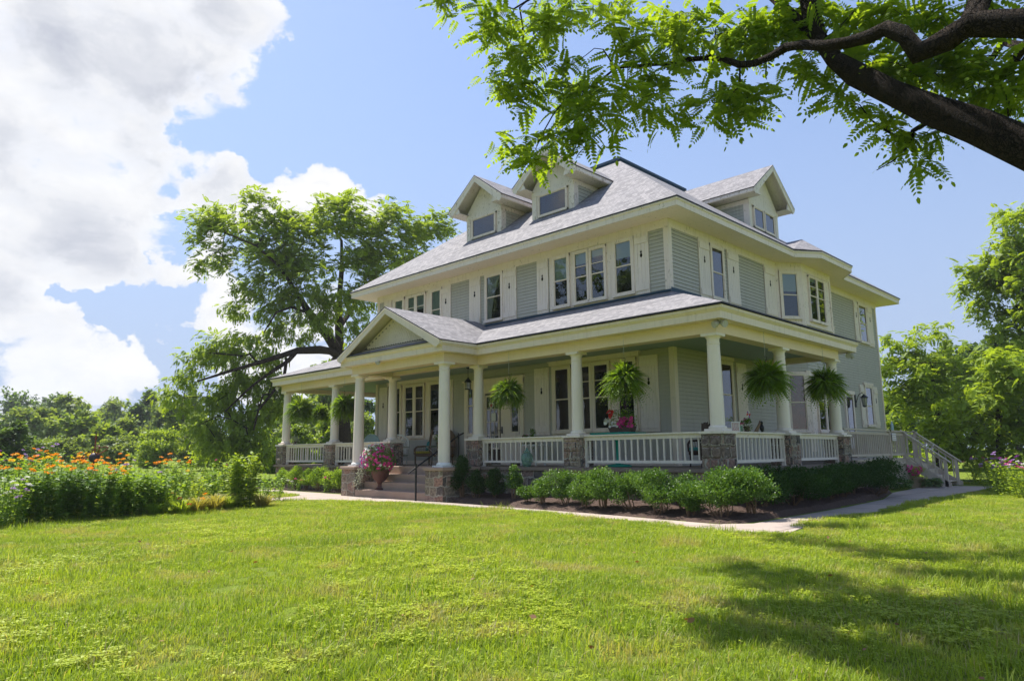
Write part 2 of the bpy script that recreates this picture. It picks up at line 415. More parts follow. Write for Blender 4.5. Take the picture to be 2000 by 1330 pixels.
def mk_glass():
    m, t, b = mat('glass'); t.n.remove(b); out = t.n['Material Output']
    tr = t.new('ShaderNodeBsdfTransparent'); tr.inputs[0].default_value = (.82, .86, .86, 1)
    gl = t.new('ShaderNodeBsdfGlossy'); gl.inputs['Roughness'].default_value = .015
    c = worldc(t); bp = t.new('ShaderNodeBump'); bp.inputs['Strength'].default_value = .05; bp.inputs['Distance'].default_value = .02; t.put(bp.inputs['Height'], t.noise(c, 3.5, 2)); t.l.new(bp.outputs[0], gl.inputs['Normal'])
    fr = t.new('ShaderNodeFresnel'); fr.inputs[0].default_value = 1.55
    mx = t.new('ShaderNodeMixShader'); t.put(mx.inputs[0], t.math('MULTIPLY_ADD', fr.outputs[0], 2.0, .01, clamp=True)); t.l.new(tr.outputs[0], mx.inputs[1]); t.l.new(gl.outputs[0], mx.inputs[2])
    t.l.new(mx.outputs[0], out.inputs[0])
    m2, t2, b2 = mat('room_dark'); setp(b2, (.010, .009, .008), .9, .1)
    m3, t3, b3 = mat('blind'); c = worldc(t3); t3.put(b3.inputs['Base Color'], t3.mix(t3.noise(c, 4, 3), (.36, .44, .38), (.46, .52, .46))); setp(b3, rough=.8)
    m4, t4, b4 = mat('curtain'); c = objc(t4); w = t4.new('ShaderNodeTexWave'); t4.put(w.inputs['Vector'], t4.vmath('MULTIPLY', worldc(t4), (1., 1., .12))); w.inputs['Scale'].default_value = 9; w.inputs['Distortion'].default_value = 2.5
    t4.put(b4.inputs['Base Color'], t4.mix(w.outputs['Fac'], (.22, .23, .23), (.55, .56, .55))); setp(b4, rough=.9)
    m5, t5, b5 = mat('red_curtain'); t5.put(b5.inputs['Base Color'], t5.mix(t5.noise(worldc(t5), 5, 3), (.10, .012, .015), (.30, .05, .05))); setp(b5, rough=.8)
    m6, t6, b6 = mat('jar_glass'); setp(b6, (.35, .62, .52), .08, .5); b6.inputs['Transmission Weight'].default_value = .75; b6.inputs['IOR'].default_value = 1.3
    m7, t7, b7 = mat('lamp_glass'); setp(b7, (.5, .5, .42), .1, .5); b7.inputs['Transmission Weight'].default_value = .5
    m8, t8, b8 = mat('lampshade'); setp(b8, (.30, .19, .09), .7, .2)
mk_glass()

def leafmat(name, dark, light, trans=.45, tcol=None, rough=.5, spec=.18, patch=1.2):
    m, t, b = mat(name); out = t.n['Material Output']
    g = t.new('ShaderNodeNewGeometry'); r = g.outputs['Random Per Island']
    n = t.noise(g.outputs['Position'], patch, 3, .5)
    f = t.math('ADD', t.math('MULTIPLY', r, .6), t.math('MULTIPLY', t.mapr(n, .3, .7), .4))
    c = t.mix(f, dark, light)
    t.put(b.inputs['Base Color'], c); setp(b, rough=rough, spec=spec)
    tr = t.new('ShaderNodeBsdfTranslucent'); t.put(tr.inputs[0], t.mix(1., c, tcol or (1.9, 1.75, .55), 'MULTIPLY'))
    mx = t.new('ShaderNodeMixShader'); mx.inputs[0].default_value = trans
    t.l.new(b.outputs[0], mx.inputs[1]); t.l.new(tr.outputs[0], mx.inputs[2]); t.l.new(mx.outputs[0], out.inputs[0])
    return m
leafmat('leaf_walnut', (.135, .205, .03), (.29, .39, .06))
leafmat('leaf_near', (.10, .18, .018), (.27, .36, .04), trans=.58, tcol=(1.7, 1.6, .5))
leafmat('leaf_far', (.11, .165, .05), (.22, .29, .095), patch=.3)
leafmat('leaf_far_dark', (.055, .10, .038), (.11, .18, .065), patch=.3)
leafmat('leaf_yellow', (.10, .17, .03), (.20, .27, .05), patch=.5)
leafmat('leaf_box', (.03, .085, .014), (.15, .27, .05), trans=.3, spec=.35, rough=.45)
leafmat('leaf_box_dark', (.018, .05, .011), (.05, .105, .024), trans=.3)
leafmat('leaf_fern', (.07, .15, .014), (.26, .38, .04), trans=.45)
leafmat('leaf_fern_dark', (.035, .09, .015), (.07, .15, .025), trans=.4)
leafmat('leaf_garden', (.10, .19, .03), (.26, .38, .06), trans=.42)
leafmat('leaf_garden_dark', (0.062, 0.140, 0.028), (0.139, 0.238, 0.042), trans=.35)
leafmat('leaf_lime', (.16, .25, .03), (.28, .36, .06), trans=.45)
leafmat('leaf_dry', (.25, .24, .07), (.40, .36, .12), trans=.4)
leafmat('leaf_hosta', (.05, .12, .035), (.20, .28, .14), trans=.35)
leafmat('petal_orange', (.90, .30, .01), (.95, .48, .02), trans=.3, tcol=(1, .8, .4))
leafmat('petal_yellow', (.85, .55, .02), (.95, .72, .05), trans=.3, tcol=(1, .9, .4))
leafmat('petal_purple', (.22, .03, .28), (.42, .08, .46), trans=.3, tcol=(1, 1, 1))
leafmat('petal_lilac', (.40, .22, .55), (.62, .42, .70), trans=.3, tcol=(1, 1, 1))
leafmat('petal_pink', (.55, .03, .20), (.75, .10, .35), trans=.3, tcol=(1, 1, 1))
leafmat('petal_white', (.70, .68, .62), (.85, .84, .80), trans=.3, tcol=(1, 1, 1))
leafmat('petal_red', (.55, .02, .02), (.7, .06, .04), trans=.3, tcol=(1, 1, 1))
leafmat('leaf_silver', (.30, .33, .24), (.55, .56, .45), trans=.25, tcol=(1, 1, .8))
# ------------------------------------------------------------------ the house
GZ = -0.93
FX, EX, DX, CX, BX = -19.40, -15.68, -12.03, -7.72, -3.94      # porch column lines along the front
GY = -1.32; IY, JY = 3.37, 6.85; LY = 4.45
WX0, WX1, WY0, WY1 = -15.89, -2.25, 1.99, 18.55               # house walls
house = empty('house', (-9, 8, GZ), 'large grey clapboard house with cream shutters, dormers and a wraparound columned porch', 'house')
def P(name, mb, m, parent=None, **k): return mb.build(name, m, parent or house, **k)
FRONT = Fr((0, WY0, 0), (1, 0, 0), (0, -1, 0))
SIDE = Fr((WX1, 0, 0), (0, 1, 0), (1, 0, 0))
LEFT = Fr((WX0, 0, 0), (0, 1, 0), (-1, 0, 0))
BACK = Fr((0, WY1, 0), (1, 0, 0), (0, 1, 0))

def laps(mb, F, a0, a1, z0, z1, pitch=.103, b=0.):
    z = z0
    while z < z1-1e-4:
        t = min(z+pitch, z1); e = rnd.uniform(-.0012, .0012)
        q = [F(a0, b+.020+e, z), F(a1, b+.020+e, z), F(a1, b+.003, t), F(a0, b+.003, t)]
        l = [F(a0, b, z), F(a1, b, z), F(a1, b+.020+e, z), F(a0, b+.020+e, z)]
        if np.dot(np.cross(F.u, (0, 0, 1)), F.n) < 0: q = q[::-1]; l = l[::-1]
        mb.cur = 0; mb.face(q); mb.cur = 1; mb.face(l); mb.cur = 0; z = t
# walls ----------------------------------------------------------------
m = MB()
laps(m, FRONT, WX0, WX1, 0, 3.2); laps(m, FRONT, WX0, WX1, 4.4, 6.75)
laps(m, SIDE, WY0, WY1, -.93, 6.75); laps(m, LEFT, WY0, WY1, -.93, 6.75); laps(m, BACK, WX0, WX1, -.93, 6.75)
wall = P('wall', m, [M['siding'], M['gap_shade']])
BAYP = [(WX1, 8.60), (-1.70, 9.40), (-1.70, 11.90), (WX1, 12.70)]
bayF = []
for (x0, y0), (x1, y1) in zip(BAYP, BAYP[1:]):
    u = np.array([x1-x0, y1-y0, 0.]); L = np.linalg.norm(u); u /= L
    bayF.append((Fr((x0, y0, 0), u, (u[1], -u[0], 0)), L))
m = MB()
for F, L in bayF: laps(m, F, 0, L, -.93, 6.75)
P('bay_wall', m, [M['siding'], M['gap_shade']])
# corner boards and frieze
for z0, z1 in ((0, 3.15), (4.5, 6.5)):
    m = MB(); m.box(FRONT, WX1-.13, WX1+.032, 0, .032, z0, z1); m.box(SIDE, WY0+.001, WY0+.13, 0, .032, z0, z1); P('corner_board', m, M['cream_trim' if z0 else 'cream'])
    m = MB(); m.box(FRONT, WX0-.03, WX0+.12, 0, .032, z0, z1); P('corner_board', m, M['cream'])
m = MB(); m.box(SIDE, WY1-.10, WY1+.03, 0, .03, -.6, 6.5); P('corner_board', m, M['cream'])
m = MB()
m.box(FRONT, WX0-.04, WX1+.04, 0, .04, 6.43, 6.70); m.box(SIDE, WY0, 8.6, 0, .041, 6.43, 6.70); m.box(SIDE, 12.7, WY1+.03, 0, .041, 6.43, 6.70)
m.box(LEFT, WY0, WY1, 0, .04, 6.43, 6.70)
for F, L in bayF: m.box(F, -.01, L+.01, 0, .042, 6.40, 6.71)
P('frieze', m, M['cream_trim'])

# main eave: soffit, fascia -------------------------------------------
E0x, E1x, E0y, E1y, EZ = -16.68, -1.46, 1.20, 19.34, 6.89
m = MB()
eave = [(E1x, E1y), (E1x, 12.75), (-.88, 11.95), (-.88, 9.20), (E1x, 8.36), (E1x, E0y), (E0x, E0y), (E0x, E1y), (E1x-.01, E1y)]
m.sweep(eave[::-1][1:] if False else eave, [(0, 0), (0, 0)], ) if False else None
rev = eave[::-1]
prof = [(-.05, 6.66), (.0, 6.66), (.0, 6.80), (.035, 6.83), (.035, 6.865), (-.05, 6.865)]
m.sweep(rev, prof)
P('fascia', m, M['cream_trim'])
m = MB()
e_ = .03; so = [(E0x+e_, E0y+e_), (E1x-e_, E0y+e_), (E1x-e_, 8.37), (-.88-e_, 9.21), (-.88-e_, 11.94), (E1x-e_, 12.74), (E1x-e_, E1y-e_), (E0x+e_, E1y-e_)]
m.prism([(x, y, 6.668) for x, y in so], (0, 0, .05))
P('soffit', m, M['soffit_paint'])

# roof ------------------------------------------------------------------
DKZ = 11.47; dx0, dx1, dy0, dy1 = -10.71, -7.43, 7.17, 11.92
def slab(mb, pts, th=.035, edge=1):
    """roof face with a dark edge: top face slot 0, rim slot 1"""
    p = [np.array(q, float) for q in pts]; n = np.cross(p[1]-p[0], p[2]-p[0]); n /= np.linalg.norm(n)
    if n[2] < 0: p = p[::-1]; n = -n
    top = [q+np.array([0, 0, th]) for q in p]
    mb.cur = 0; mb.face(top); mb.cur = edge; mb.face([q for q in p[::-1]])
    for i in range(len(p)):
        j = (i+1) % len(p); mb.face([p[i], p[j], top[j], top[i]])
    mb.cur = 0
m = MB()
o_ = .05; a = (E0x-o_, E0y-o_, EZ-.02); b = (E1x+o_, E0y-o_, EZ-.02); c = (E1x+o_, E1y+o_, EZ-.02); d = (E0x-o_, E1y+o_, EZ-.02)
A = (dx0, dy0, DKZ); B = (dx1, dy0, DKZ); Cc = (dx1, dy1, DKZ); Dd = (dx0, dy1, DKZ)
slab(m, [a, b, B, A]); slab(m, [b, c, Cc, B]); slab(m, [c, d, Dd, Cc]); slab(m, [d, a, A, Dd])
roof = P('roof', m, [M['shingle'], M['roof_edge']])
m = MB()
m.sweep([(dx0, dy1), (dx0, dy0), (dx1, dy0), (dx1, dy1), (dx0+.001, dy1)][::-1] if False else [(dx1, dy1), (dx1, dy0), (dx0, dy0), (dx0, dy1), (dx1-.01, dy1)][::-1],
        [(-.14, 11.43), (.06, 11.43), (.06, 11.50), (.10, 11.53), (.10, 11.62), (-.14, 11.66)])
m.bx(dx0+.1, dx1-.1, dy0+.1, dy1-.1, 11.46, 11.60)
P('roof_curb', m, M['dark_trim'], roof)
# bay roof
m = MB(); z = 6.872; pk = (-2.0, 10.5, 7.80); mk = (-2.75, 10.5, 7.80)
slab(m, [(-.84, 9.18, z), (-.84, 11.97, z), pk]); slab(m, [(E1x+.05, 8.31, z+.01), (-.84, 9.18, z), pk, mk, (-2.2, 8.31, 7.43)][:4])
slab(m, [(-.84, 11.97, z), (E1x+.05, 12.8, z+.01), mk, pk])
P('bay_roof', m, [M['shingle'], M['roof_edge']])
# porch roofs
PZ = 3.50; TZ = 4.60; m = MB()
slab(m, [(-19.98, -.58, PZ-.01), (.58, -.58, PZ-.01), (WX1, WY0, TZ), (WX0, WY0, TZ)])
slab(m, [(.58, -.58, PZ-.01), (.58, 7.72, PZ-.01), (WX1, 7.72, TZ), (WX1, WY0, TZ)])
slab(m, [(-19.98, 4.95, PZ-.01), (-19.98, -.58, PZ-.01), (WX0, WY0, TZ), (WX0, 4.95, TZ)])
proof = P('porch_roof', m, [M['shingle'], M['roof_edge']])
m = MB()
m.box(SIDE, WY0, 3.52, 0, .05, 4.55, 4.74); m.box(FRONT, WX0, WX1+.05, 0, .03, 4.55, 4.68); m.box(SIDE, 3.52, 7.72, .0, .05, 4.55, 4.66)
m.tube([(-11, 1.93, 4.645), (WX1+.06, 1.93, 4.645)], .035, 6)
P('flashing', m, M['dark_trim'], proof)
m = MB(); m.prism([(-2.2, 7.66, 3.3), (.45, 7.66, 3.3), (.45, 7.66, 3.5), (WX1, 7.66, 4.57)], (0, .05, 0)); P('end_gable', m, M['cream_trim'], proof)

# gabled roofs: dormers and the entrance pediment -----------------------
def gable(F, w, ze, za, b0, b1, parent, th=.16, rake=.18, bracket=True, deep=.5, mat_='cream_peel'):
    """F frame (a along the face, b outward), ridge at a=0; from b1 (front) back to b0"""
    m = MB()
    for sgn in (-1, 1):
        slab(m, [F(0, b0, za), F(0, b1+.03, za), F(sgn*(w+.03), b1+.03, ze-.01), F(sgn*(w+.03), b0, ze-.01)], .03)
    P('gable_roof', m, [M['shingle'], M['roof_edge']], parent)
    m = MB(); s = (za-ze)/w; g = rake*math.sqrt(1+s*s)
    for sgn in (-1, 1):
        # rake board (front), with a second narrower moulding
        for (bb, dd, g0, g1) in ((b1-.03, .05, 0.004, g), (b1+.015, .018, .004, g*.35)):
            pts = [F(0, bb, za-g0), F(sgn*w, bb, ze-g0), F(sgn*w, bb, ze-g1 if g1 < g else ze-g*.55), F(sgn*(w-g*.45/s if g1 == g else w), bb, ze-g1 if g1 == g else ze-g1), F(0, bb, za-g1)]
            if g1 < g: pts = [F(0, bb, za-g0), F(sgn*w, bb, ze-g0), F(sgn*w, bb, ze-g1), F(0, bb, za-g1)]
            m.prism(pts, F.n*dd)
        # sloping underside of the roof
        m.prism([F(0, b0, za-.05), F(0, b1-.04, za-.05), F(sgn*(w-.01), b1-.04, ze-.05), F(sgn*(w-.01), b0, ze-.05)], (0, 0, .045))
        # eave fascia and boxed soffit along the side
        a0, a1 = sorted((sgn*(w-.025), sgn*(w+.012)))
        m.box(F, a0, a1, b0, b1-.031, ze-.13, ze-.012)
    P('gable_trim', m, M[mat_], parent)
    if bracket:
        for sgn in (-1, 1):
            m = MB()
            # curved corner bracket filling the foot of the gable
            wi = w-deep; zb = ze-.12
            pts = [F(sgn*w, b1-.06, ze-.1), F(sgn*w, b1-.06, zb-.03), F(sgn*wi, b1-.06, zb-.03)]
            for k in range(7):
                t = k/6*math.pi/2
                pts.append(F(sgn*(wi+.02+.16*math.sin(t)*.5), b1-.06, zb+.05+.24*(k/6)))
            pts.append(F(sgn*(wi+.22), b1-.06, ze+s*(w-wi-.22)-.06))
            m.prism(pts, F.n*.045)
            a0, a1 = sorted((sgn*(wi), sgn*(w-.005)))
            m.box(F, a0, a1, b0, b1-.065, zb-.03, zb-.005)
            P('gable_bracket', m, M[mat_], parent)

def ornament(mb, F, a, b, z, s=1.):
    """pineapple cut-out: oval body ring and leaf crown"""
    for k, (ra, rz, zz) in enumerate(((.038, .062, -.05),)):
        mb.prism([F(a+ra*s*math.cos(t)*(1), b, z+s*(zz+rz*math.sin(t))) for t in np.linspace(0, 2*math.pi, 12, endpoint=False)], F.n*.004)
    for (da, w, h) in ((0, .016, .115), (-.022, .015, .085), (.022, .015, .085)):
        mb.prism([F(a+s*(da*.4-w*.6), b, z+s*.015), F(a+s*(da*.4+w*.6), b, z+s*.015), F(a+s*(da+w*.6), b, z+s*h*.6), F(a+s*da*1.3, b, z+s*h), F(a+s*(da-w*.6), b, z+s*h*.6)], F.n*.004)
def shutter(F, a0, a1, z0, z1, parent, orn=True, b=.022):
    m = MB(); n = max(3, round((a1-a0)/.11)); w = (a1-a0)/n
    for i in range(n): m.box(F, a0+i*w+.003, a0+(i+1)*w-.003, b, b+.028, z0, z1)
    m.box(F, a0+.004, a1-.004, b-.004, b+.02, z0+.002, z1-.002)
    for zz in (z0+.20, z1-.24): m.box(F, a0+.03, a1-.02, b+.0285, b+.05, zz-.10 if zz < (z0+z1)/2 else zz-.06, zz+.08 if zz < (z0+z1)/2 else zz+.12)
    o = P('shutter', m, M['shutter'], parent)
    if orn:
        m = MB(); ornament(m, F, (a0+a1)/2, b+.030, z0+(z1-z0)*.66); P('ornament', m, M['room_dark'], o)
    return o
def window(F, a0, a1, z0, z1, parent, rail=(.5,), mull=(), cover=None, cover_h=.55, cas=.085, sill=True, b=.012, muntin=(), casm='cream_trim'):
    """a0..a1, z0..z1 = glass opening"""
    m = MB(); c = cas
    m.box(F, a0-c, a0-.001, 0, b+.062, z0-.06, z1+c); m.box(F, a1+.001, a1+c, 0, b+.062, z0-.06, z1+c)
    m.box(F, a0-c, a1+c, 0, b+.066, z1+.001, z1+c+.002)
    m.box(F, a0-c-.02, a1+c+.02, 0, b+.095, z0-.085, z0-.001) if sill else m.box(F, a0-c, a1+c, 0, b+.064, z0-.06, z0-.001)
    w = P('window', m, M[casm], parent)
    m = MB(); s = .030; H = z1-z0
    zr = [z0+H*r for r in rail]; lo_ = zr[0] if zr else z0
    def sash(za, zb, bb):          # the upper sash stands proud of the lower one
        m.box(F, a0, a0+s, bb, bb+.018, za, zb); m.box(F, a1-s, a1, bb, bb+.018, za, zb)
        m.box(F, a0+s, a1-s, bb, bb+.017, za, za+s); m.box(F, a0+s, a1-s, bb, bb+.017, zb-s, zb)
    if rail: sash(z0, lo_+.012, .027+b); sash(lo_-.012, z1, .038+b)
    else: sash(z0, z1, .032+b)
    for r in zr[1:]: m.box(F, a0+s, a1-s, .037+b, .054+b, r-.012, r+.012)
    for q in mull: m.box(F, a0+(a1-a0)*q-.012, a0+(a1-a0)*q+.012, .037+b, .055+b, lo_+.013, z1-s)
    P('sash', m, M['cream'], w)
    m = MB(); g = .030+b
    m.face([F(a0, g, z0), F(a1, g, z0), F(a1, g, z1), F(a0, g, z1)][::(1 if np.dot(np.cross(F.u, (0, 0, 1)), F.n) > 0 else -1)])
    P('pane', m, M['glass'], w)
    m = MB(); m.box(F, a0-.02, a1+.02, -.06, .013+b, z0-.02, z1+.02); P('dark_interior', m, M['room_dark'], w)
    if cover:
        m = MB()
        if cover == 'curtain':
            n = 14
            for i in range(n):
                t0, t1 = i/n, (i+1)/n
                def pt(t, zf): return F(a0+.02+(a1-a0-.04)*t*(.30+.62*zf**1.6), b+.019+.004*math.sin(t*40), z0+(z1-z0)*zf)
                for k in range(6): m.face([pt(t0, k/6), pt(t1, k/6), pt(t1, (k+1)/6), pt(t0, (k+1)/6)])
            P('curtain', m, M['curtain'], w)
        else:
            m.box(F, a0+.015, a1-.015, .015+b, .022+b, z1-(z1-z0)*cover_h, z1-.005)
            P('blind' if cover == 'blind' else 'curtain', m, M['blind' if cover == 'blind' else cover], w)
    return w

# dormers ----------------------------------------------------------------
def dormer(F, hw, zb, zt, wins, gw, ze, za, b1, back, single=True):
    """F: a=0 centre of the face, b=0 the face plane"""
    s = (za-ze)/gw; m = MB()
    m.prism([F(-hw, -.02, zb-.5), F(hw, -.02, zb-.5), F(hw, -.02, zt+.06), F(hw, -.02, min(zt+.25, za-s*hw-.1)), F(0, -.02, za-.1), F(-hw, -.02, min(zt+.25, za-s*hw-.1))], F.n*.022)
    d = P('dormer', m, M['cream_peel'])
    for sg in (-1, 1): m = MB(); laps(m, Fr(F(sg*hw, 0, 0), -F.n, F.u*sg), .0, back, zb-.5, zt+.25, .125); P('cheek_wall', m, [M['siding_peel'], M['gap_shade']], d)
    m = MB(); cb = .19
    for sg in (-1, 1):
        a0, a1 = sorted((sg*(hw-cb), sg*(hw+.02))); m.box(F, a0, a1, -.05, .03, zb-.35, zt+.02)
        a0, a1 = sorted((sg*(hw+.021), sg*(hw-.0))); m.box(F, a0, a1, -.2, .028, zb-.35, zt+.02)
        a0, a1 = sorted((sg*(hw+.03), sg*(hw-.0))); m.box(F, a0, a1, -back, .02, zt-.02, zt+.14)
    m.box(F, -hw-.02, hw+.02, -.02, .045, zt-.03, zt+.12)
    m.box(F, -hw+cb, hw-cb, .0, .022, zb-.35, zb+.04)
    P('dormer_trim', m, M['cream_peel'], d)
    for (a0, a1, z0, z1, cv) in wins:
        window(F, a0, a1, z0, z1, d, rail=(), cas=.05, sill=False, b=.022, cover=cv, cover_h=.2)
    gable(F, gw, ze, za, -back, b1, d, deep=gw-hw+.05)
    return d
for cx, nm in ((-10.62, 'left'), (-7.22, 'right')):
    F = Fr((cx, 2.97, 0), (1, 0, 0), (0, -1, 0))
    dormer(F, .92, 8.25, 9.12, [(-.58, .62, 8.34, 9.03, None)], 1.42, 9.42, 10.50, .48, 3.1)
F = Fr((-3.83, 11.55, 0), (0, 1, 0), (1, 0, 0))
dormer(F, 1.22, 8.70, 9.66, [(-.88, -.13, 8.80, 9.55, None), (.03, .80, 8.80, 9.55, None)], 1.77, 9.99, 11.34, .50, 3.6)

# upper front windows -----------------------------------------------------
Z0, Z1 = 4.82, 6.33
for a0, a1, cv in ((-14.68, -14.17, 'blind'), (-12.39, -11.88, 'blind'), (-6.34, -5.80, 'blind'), (-4.00, -3.43, 'blind')):
    window(FRONT, a0, a1, Z0, Z1, house, rail=(.52,), cover=cv, cover_h={-14.68: .97, -12.39: .98, -6.34: .46, -4.0: .32}[a0])
for a0, a1, hh in ((-13.84, -13.42, .42), (-13.30, -12.82, .36), (-5.51, -5.03, .24), (-4.89, -4.39, .16)):
    window(FRONT, a0, a1, Z0, Z1, house, rail=(.50, .71), cover='blind', cover_h=hh, cas=.06)
window(FRONT, -9.42, -8.71, Z0, Z1, house, rail=(.51,), cover='curtain')
for a0, a1 in ((-15.45, -14.93), (-11.85, -11.31), (-7.08, -6.60), (-3.35, -2.86), (-10.31, -9.74), (-8.64, -8.0)):
    shutter(FRONT, a0, a1, 4.69, 6.44, house)
for a0, a1 in ((-14.91, -11.87), (-6.56, -3.37)):      # boards between the grouped sashes
    m = MB(); m.box(FRONT, a0, a1, 0, .022, 4.70, 6.44); P('window_surround', m, M['cream_trim'])
# upper side windows
window(SIDE, 4.24, 4.90, Z0, Z1, house, rail=(.5,))
window(SIDE, 16.36, 17.18, Z0-.02, Z1, house, rail=(.5,))
for a0, a1 in ((3.52, 4.13), (5.20, 5.93), (7.70, 8.50), (12.76, 13.45), (15.83, 16.25), (17.36, 18.0)): shutter(SIDE, a0, a1, 4.69, 6.46, house)
for zz0, zz1, lo2 in ((4.80, 6.30, 4.62), (1.02, 2.84, .86)):
    for k, (F, L) in enumerate(bayF):
        m = MB(); m.box(F, .0, L, .0, .02, lo2, zz1+.12); m.box(F, -.02, .10, 0, .045, zz0-.7, zz1+.15); m.box(F, L-.10, L+.02, 0, .045, zz0-.7, zz1+.15); m.box(F, -.02, L+.02, 0, .05, lo2-.06, lo2)
        P('bay_trim', m, M['cream_trim'])
    F, L = bayF[0]; window(F, .20, L-.20, zz0, zz1, house, rail=(.5,), cover='blind' if zz0 > 3 else 'red_curtain', cover_h=.42 if zz0 > 3 else .97, b=.02)
    F, L = bayF[1]
    window(F, .52, 1.12, zz0, zz1, house, rail=(.56, .78), cas=.05, b=.02, cover='blind', cover_h=.10); window(F, 1.22, 1.82, zz0, zz1, house, rail=(.56, .78), cas=.05, b=.02)
    F, L = bayF[2]; window(F, .20, L-.20, zz0, zz1, house, rail=(.5,), b=.02)
# lower front ------------------------------------------------------------
z0, z1 = 1.02, 2.88
for a0, a1 in ((-14.80, -14.26), (-12.43, -11.90), (-6.40, -5.85), (-4.04, -3.50)): window(FRONT, a0, a1, z0, z1, house, rail=(.5,), casm='cream')
for a0, a1 in ((-13.93, -13.44), (-13.31, -12.83), (-5.52, -5.04), (-4.90, -4.38)): window(FRONT, a0, a1, z0, z1, house, rail=(.49, .75), cas=.065, casm='cream')
for a0, a1 in ((-15.64, -15.09), (-11.74, -11.18), (-7.26, -6.65), (-3.33, -2.72)): shutter(FRONT, a0, a1, .90, 2.97, house)
for a0, a1 in ((-15.0, -11.78), (-6.56, -3.36)):
    m = MB(); m.box(FRONT, a0, a1, 0, .022, .88, 3.0); m.box(FRONT, a0-.05, a1+.05, 0, .09, 2.985, 3.115); m.box(FRONT, a0-.09, a1+.09, 0, .12, 3.09, 3.125); P('window_surround', m, M['cream'])
m = MB(); m.box(FRONT, WX0+.1, WX1-.1, 0, .05, .0, .14); P('base_board', m, M['cream'])
# door --------------------------------------------------------------------
m = MB(); m.box(FRONT, -9.50, -8.78, .0, .05, .02, 2.34); door = P('door', m, M['dark_wood'])
m = MB(); m.face([FRONT(-9.42, .058, .55), FRONT(-8.86, .058, .55), FRONT(-8.86, .058, 2.22), FRONT(-9.42, .058, 2.22)]); P('pane', m, M['glass'], door)
m = MB()
for q in (-9.24, -9.05): m.box(FRONT, q-.009, q+.009, .06, .072, .55, 2.22)
for q in (.97, 1.39, 1.80): m.box(FRONT, -9.42, -8.86, .06, .0715, q-.009, q+.009)
m.box(FRONT, -9.47, -9.42, .05, .075, .5, 2.27); m.box(FRONT, -8.86, -8.81, .05, .075, .5, 2.27); m.box(FRONT, -9.42, -8.86, .05, .074, .5, .55); m.box(FRONT, -9.42, -8.86, .05, .074, 2.22, 2.27)
P('glazing_bar', m, M['cream'], door)
m = MB(); m.box(FRONT, -8.72, -8.66, .05, .08, 1.0, 1.22); m.tube([FRONT(-8.69, .06, 1.1), FRONT(-8.69, .13, 1.1), FRONT(-8.78, .13, 1.1)], .012, 6); P('handle', m, M['black_metal'], door)
m = MB()
for a0, a1 in ((-10.56, -10.40), (-10.06, -9.52), (-8.76, -8.33), (-7.90, -7.74)): m.box(FRONT, a0, a1, 0, .06, 0, 2.72)
m.box(FRONT, -10.56, -7.74, 0, .07, 2.60, 2.80); m.box(FRONT, -9.52, -8.76, 0, .062, 2.34, 2.6); m.box(FRONT, -10.40, -10.06, 0, .05, 0, .98); m.box(FRONT, -8.33, -7.90, 0, .05, 0, .98); m.box(FRONT, -10.62, -7.68, 0, .11, 2.78, 2.83)
P('door_frame', m, M['cream'])
window(FRONT, -10.37, -10.09, 1.02, 2.56, house, rail=(.62,), cas=.03, sill=False); window(FRONT, -8.29, -7.94, 1.02, 2.56, house, rail=(.62,), cas=.03, sill=False)
# lower side
window(SIDE, 4.42, 5.04, 1.0, 2.88, house, rail=(.52,), casm='cream'); m = MB(); m.box(SIDE, 4.25, 5.22, 0, .07, 2.98, 3.09); P('window_head', m, M['cream'])
for a0, a1 in ((3.66, 4.28), (5.36, 5.98)): shutter(SIDE, a0, a1, .90, 2.97, house)
window(SIDE, 16.32, 17.06, 1.36, 2.90, house, rail=(.5,)); m = MB(); m.box(SIDE, 16.15, 17.25, 0, .09, 2.98, 3.08); P('window_head', m, M['cream_trim'])
for a0, a1 in ((15.72, 16.18), (17.28, 17.78)): shutter(SIDE, a0, a1, 1.25, 2.97, house)
m = MB(); m.box(SIDE, 14.12, 14.80, 0, .04, .08, 2.38); d2 = P('door', m, M['dark_wood'], label='plain dark side door above the wooden deck')
m = MB(); m.face([SIDE(14.22, .045, .4), SIDE(14.70, .045, .4), SIDE(14.70, .045, 2.28), SIDE(14.22, .045, 2.28)]); P('pane', m, M['glass'], d2)
m = MB(); m.box(SIDE, 13.98, 14.12, 0, .06, .08, 2.5); m.box(SIDE, 14.80, 14.94, 0, .06, .08, 2.5); m.box(SIDE, 13.9, 15.02, 0, .08, 2.5, 2.64); P('door_frame', m, M['cream_trim'])

# porch ------------------------------------------------------------------
path = [(FX, LY), (FX, 0), (DX, 0), (DX, GY), (CX, GY), (CX, 0), (0, 0), (0, 6.95)]
m = MB(); m.sweep(path, [(-.17, 2.95), (.19, 2.95), (.19, 3.20), (.10, 3.30), (-.17, 3.30)]); P('porch_beam', m, M['cream_bounce'])
path2 = [(FX, 4.9), (FX, 0), (DX, 0), (DX, GY), (CX, GY), (CX, 0), (0, 0), (0, 7.66)]
m = MB(); m.sweep(path2, [(.0, 3.205), (.46, 3.205), (.46, 3.355), (.475, 3.37), (.53, 3.42), (.535, 3.478), (.0, 3.478)]); P('porch_cornice', m, M['cream'])
m = MB()
m.bx(FX+.1, -.1, .1, WY0+.01, 3.12, 3.17); m.bx(WX1-.01, -.1, WY0+.01, 7.6, 3.121, 3.17); m.bx(FX+.1, WX0, WY0+.01, 4.9, 3.122, 3.17); m.bx(DX+.1, CX-.1, GY+.1, .1, 3.118, 3.165)
P('porch_ceiling', m, M['ceiling'])
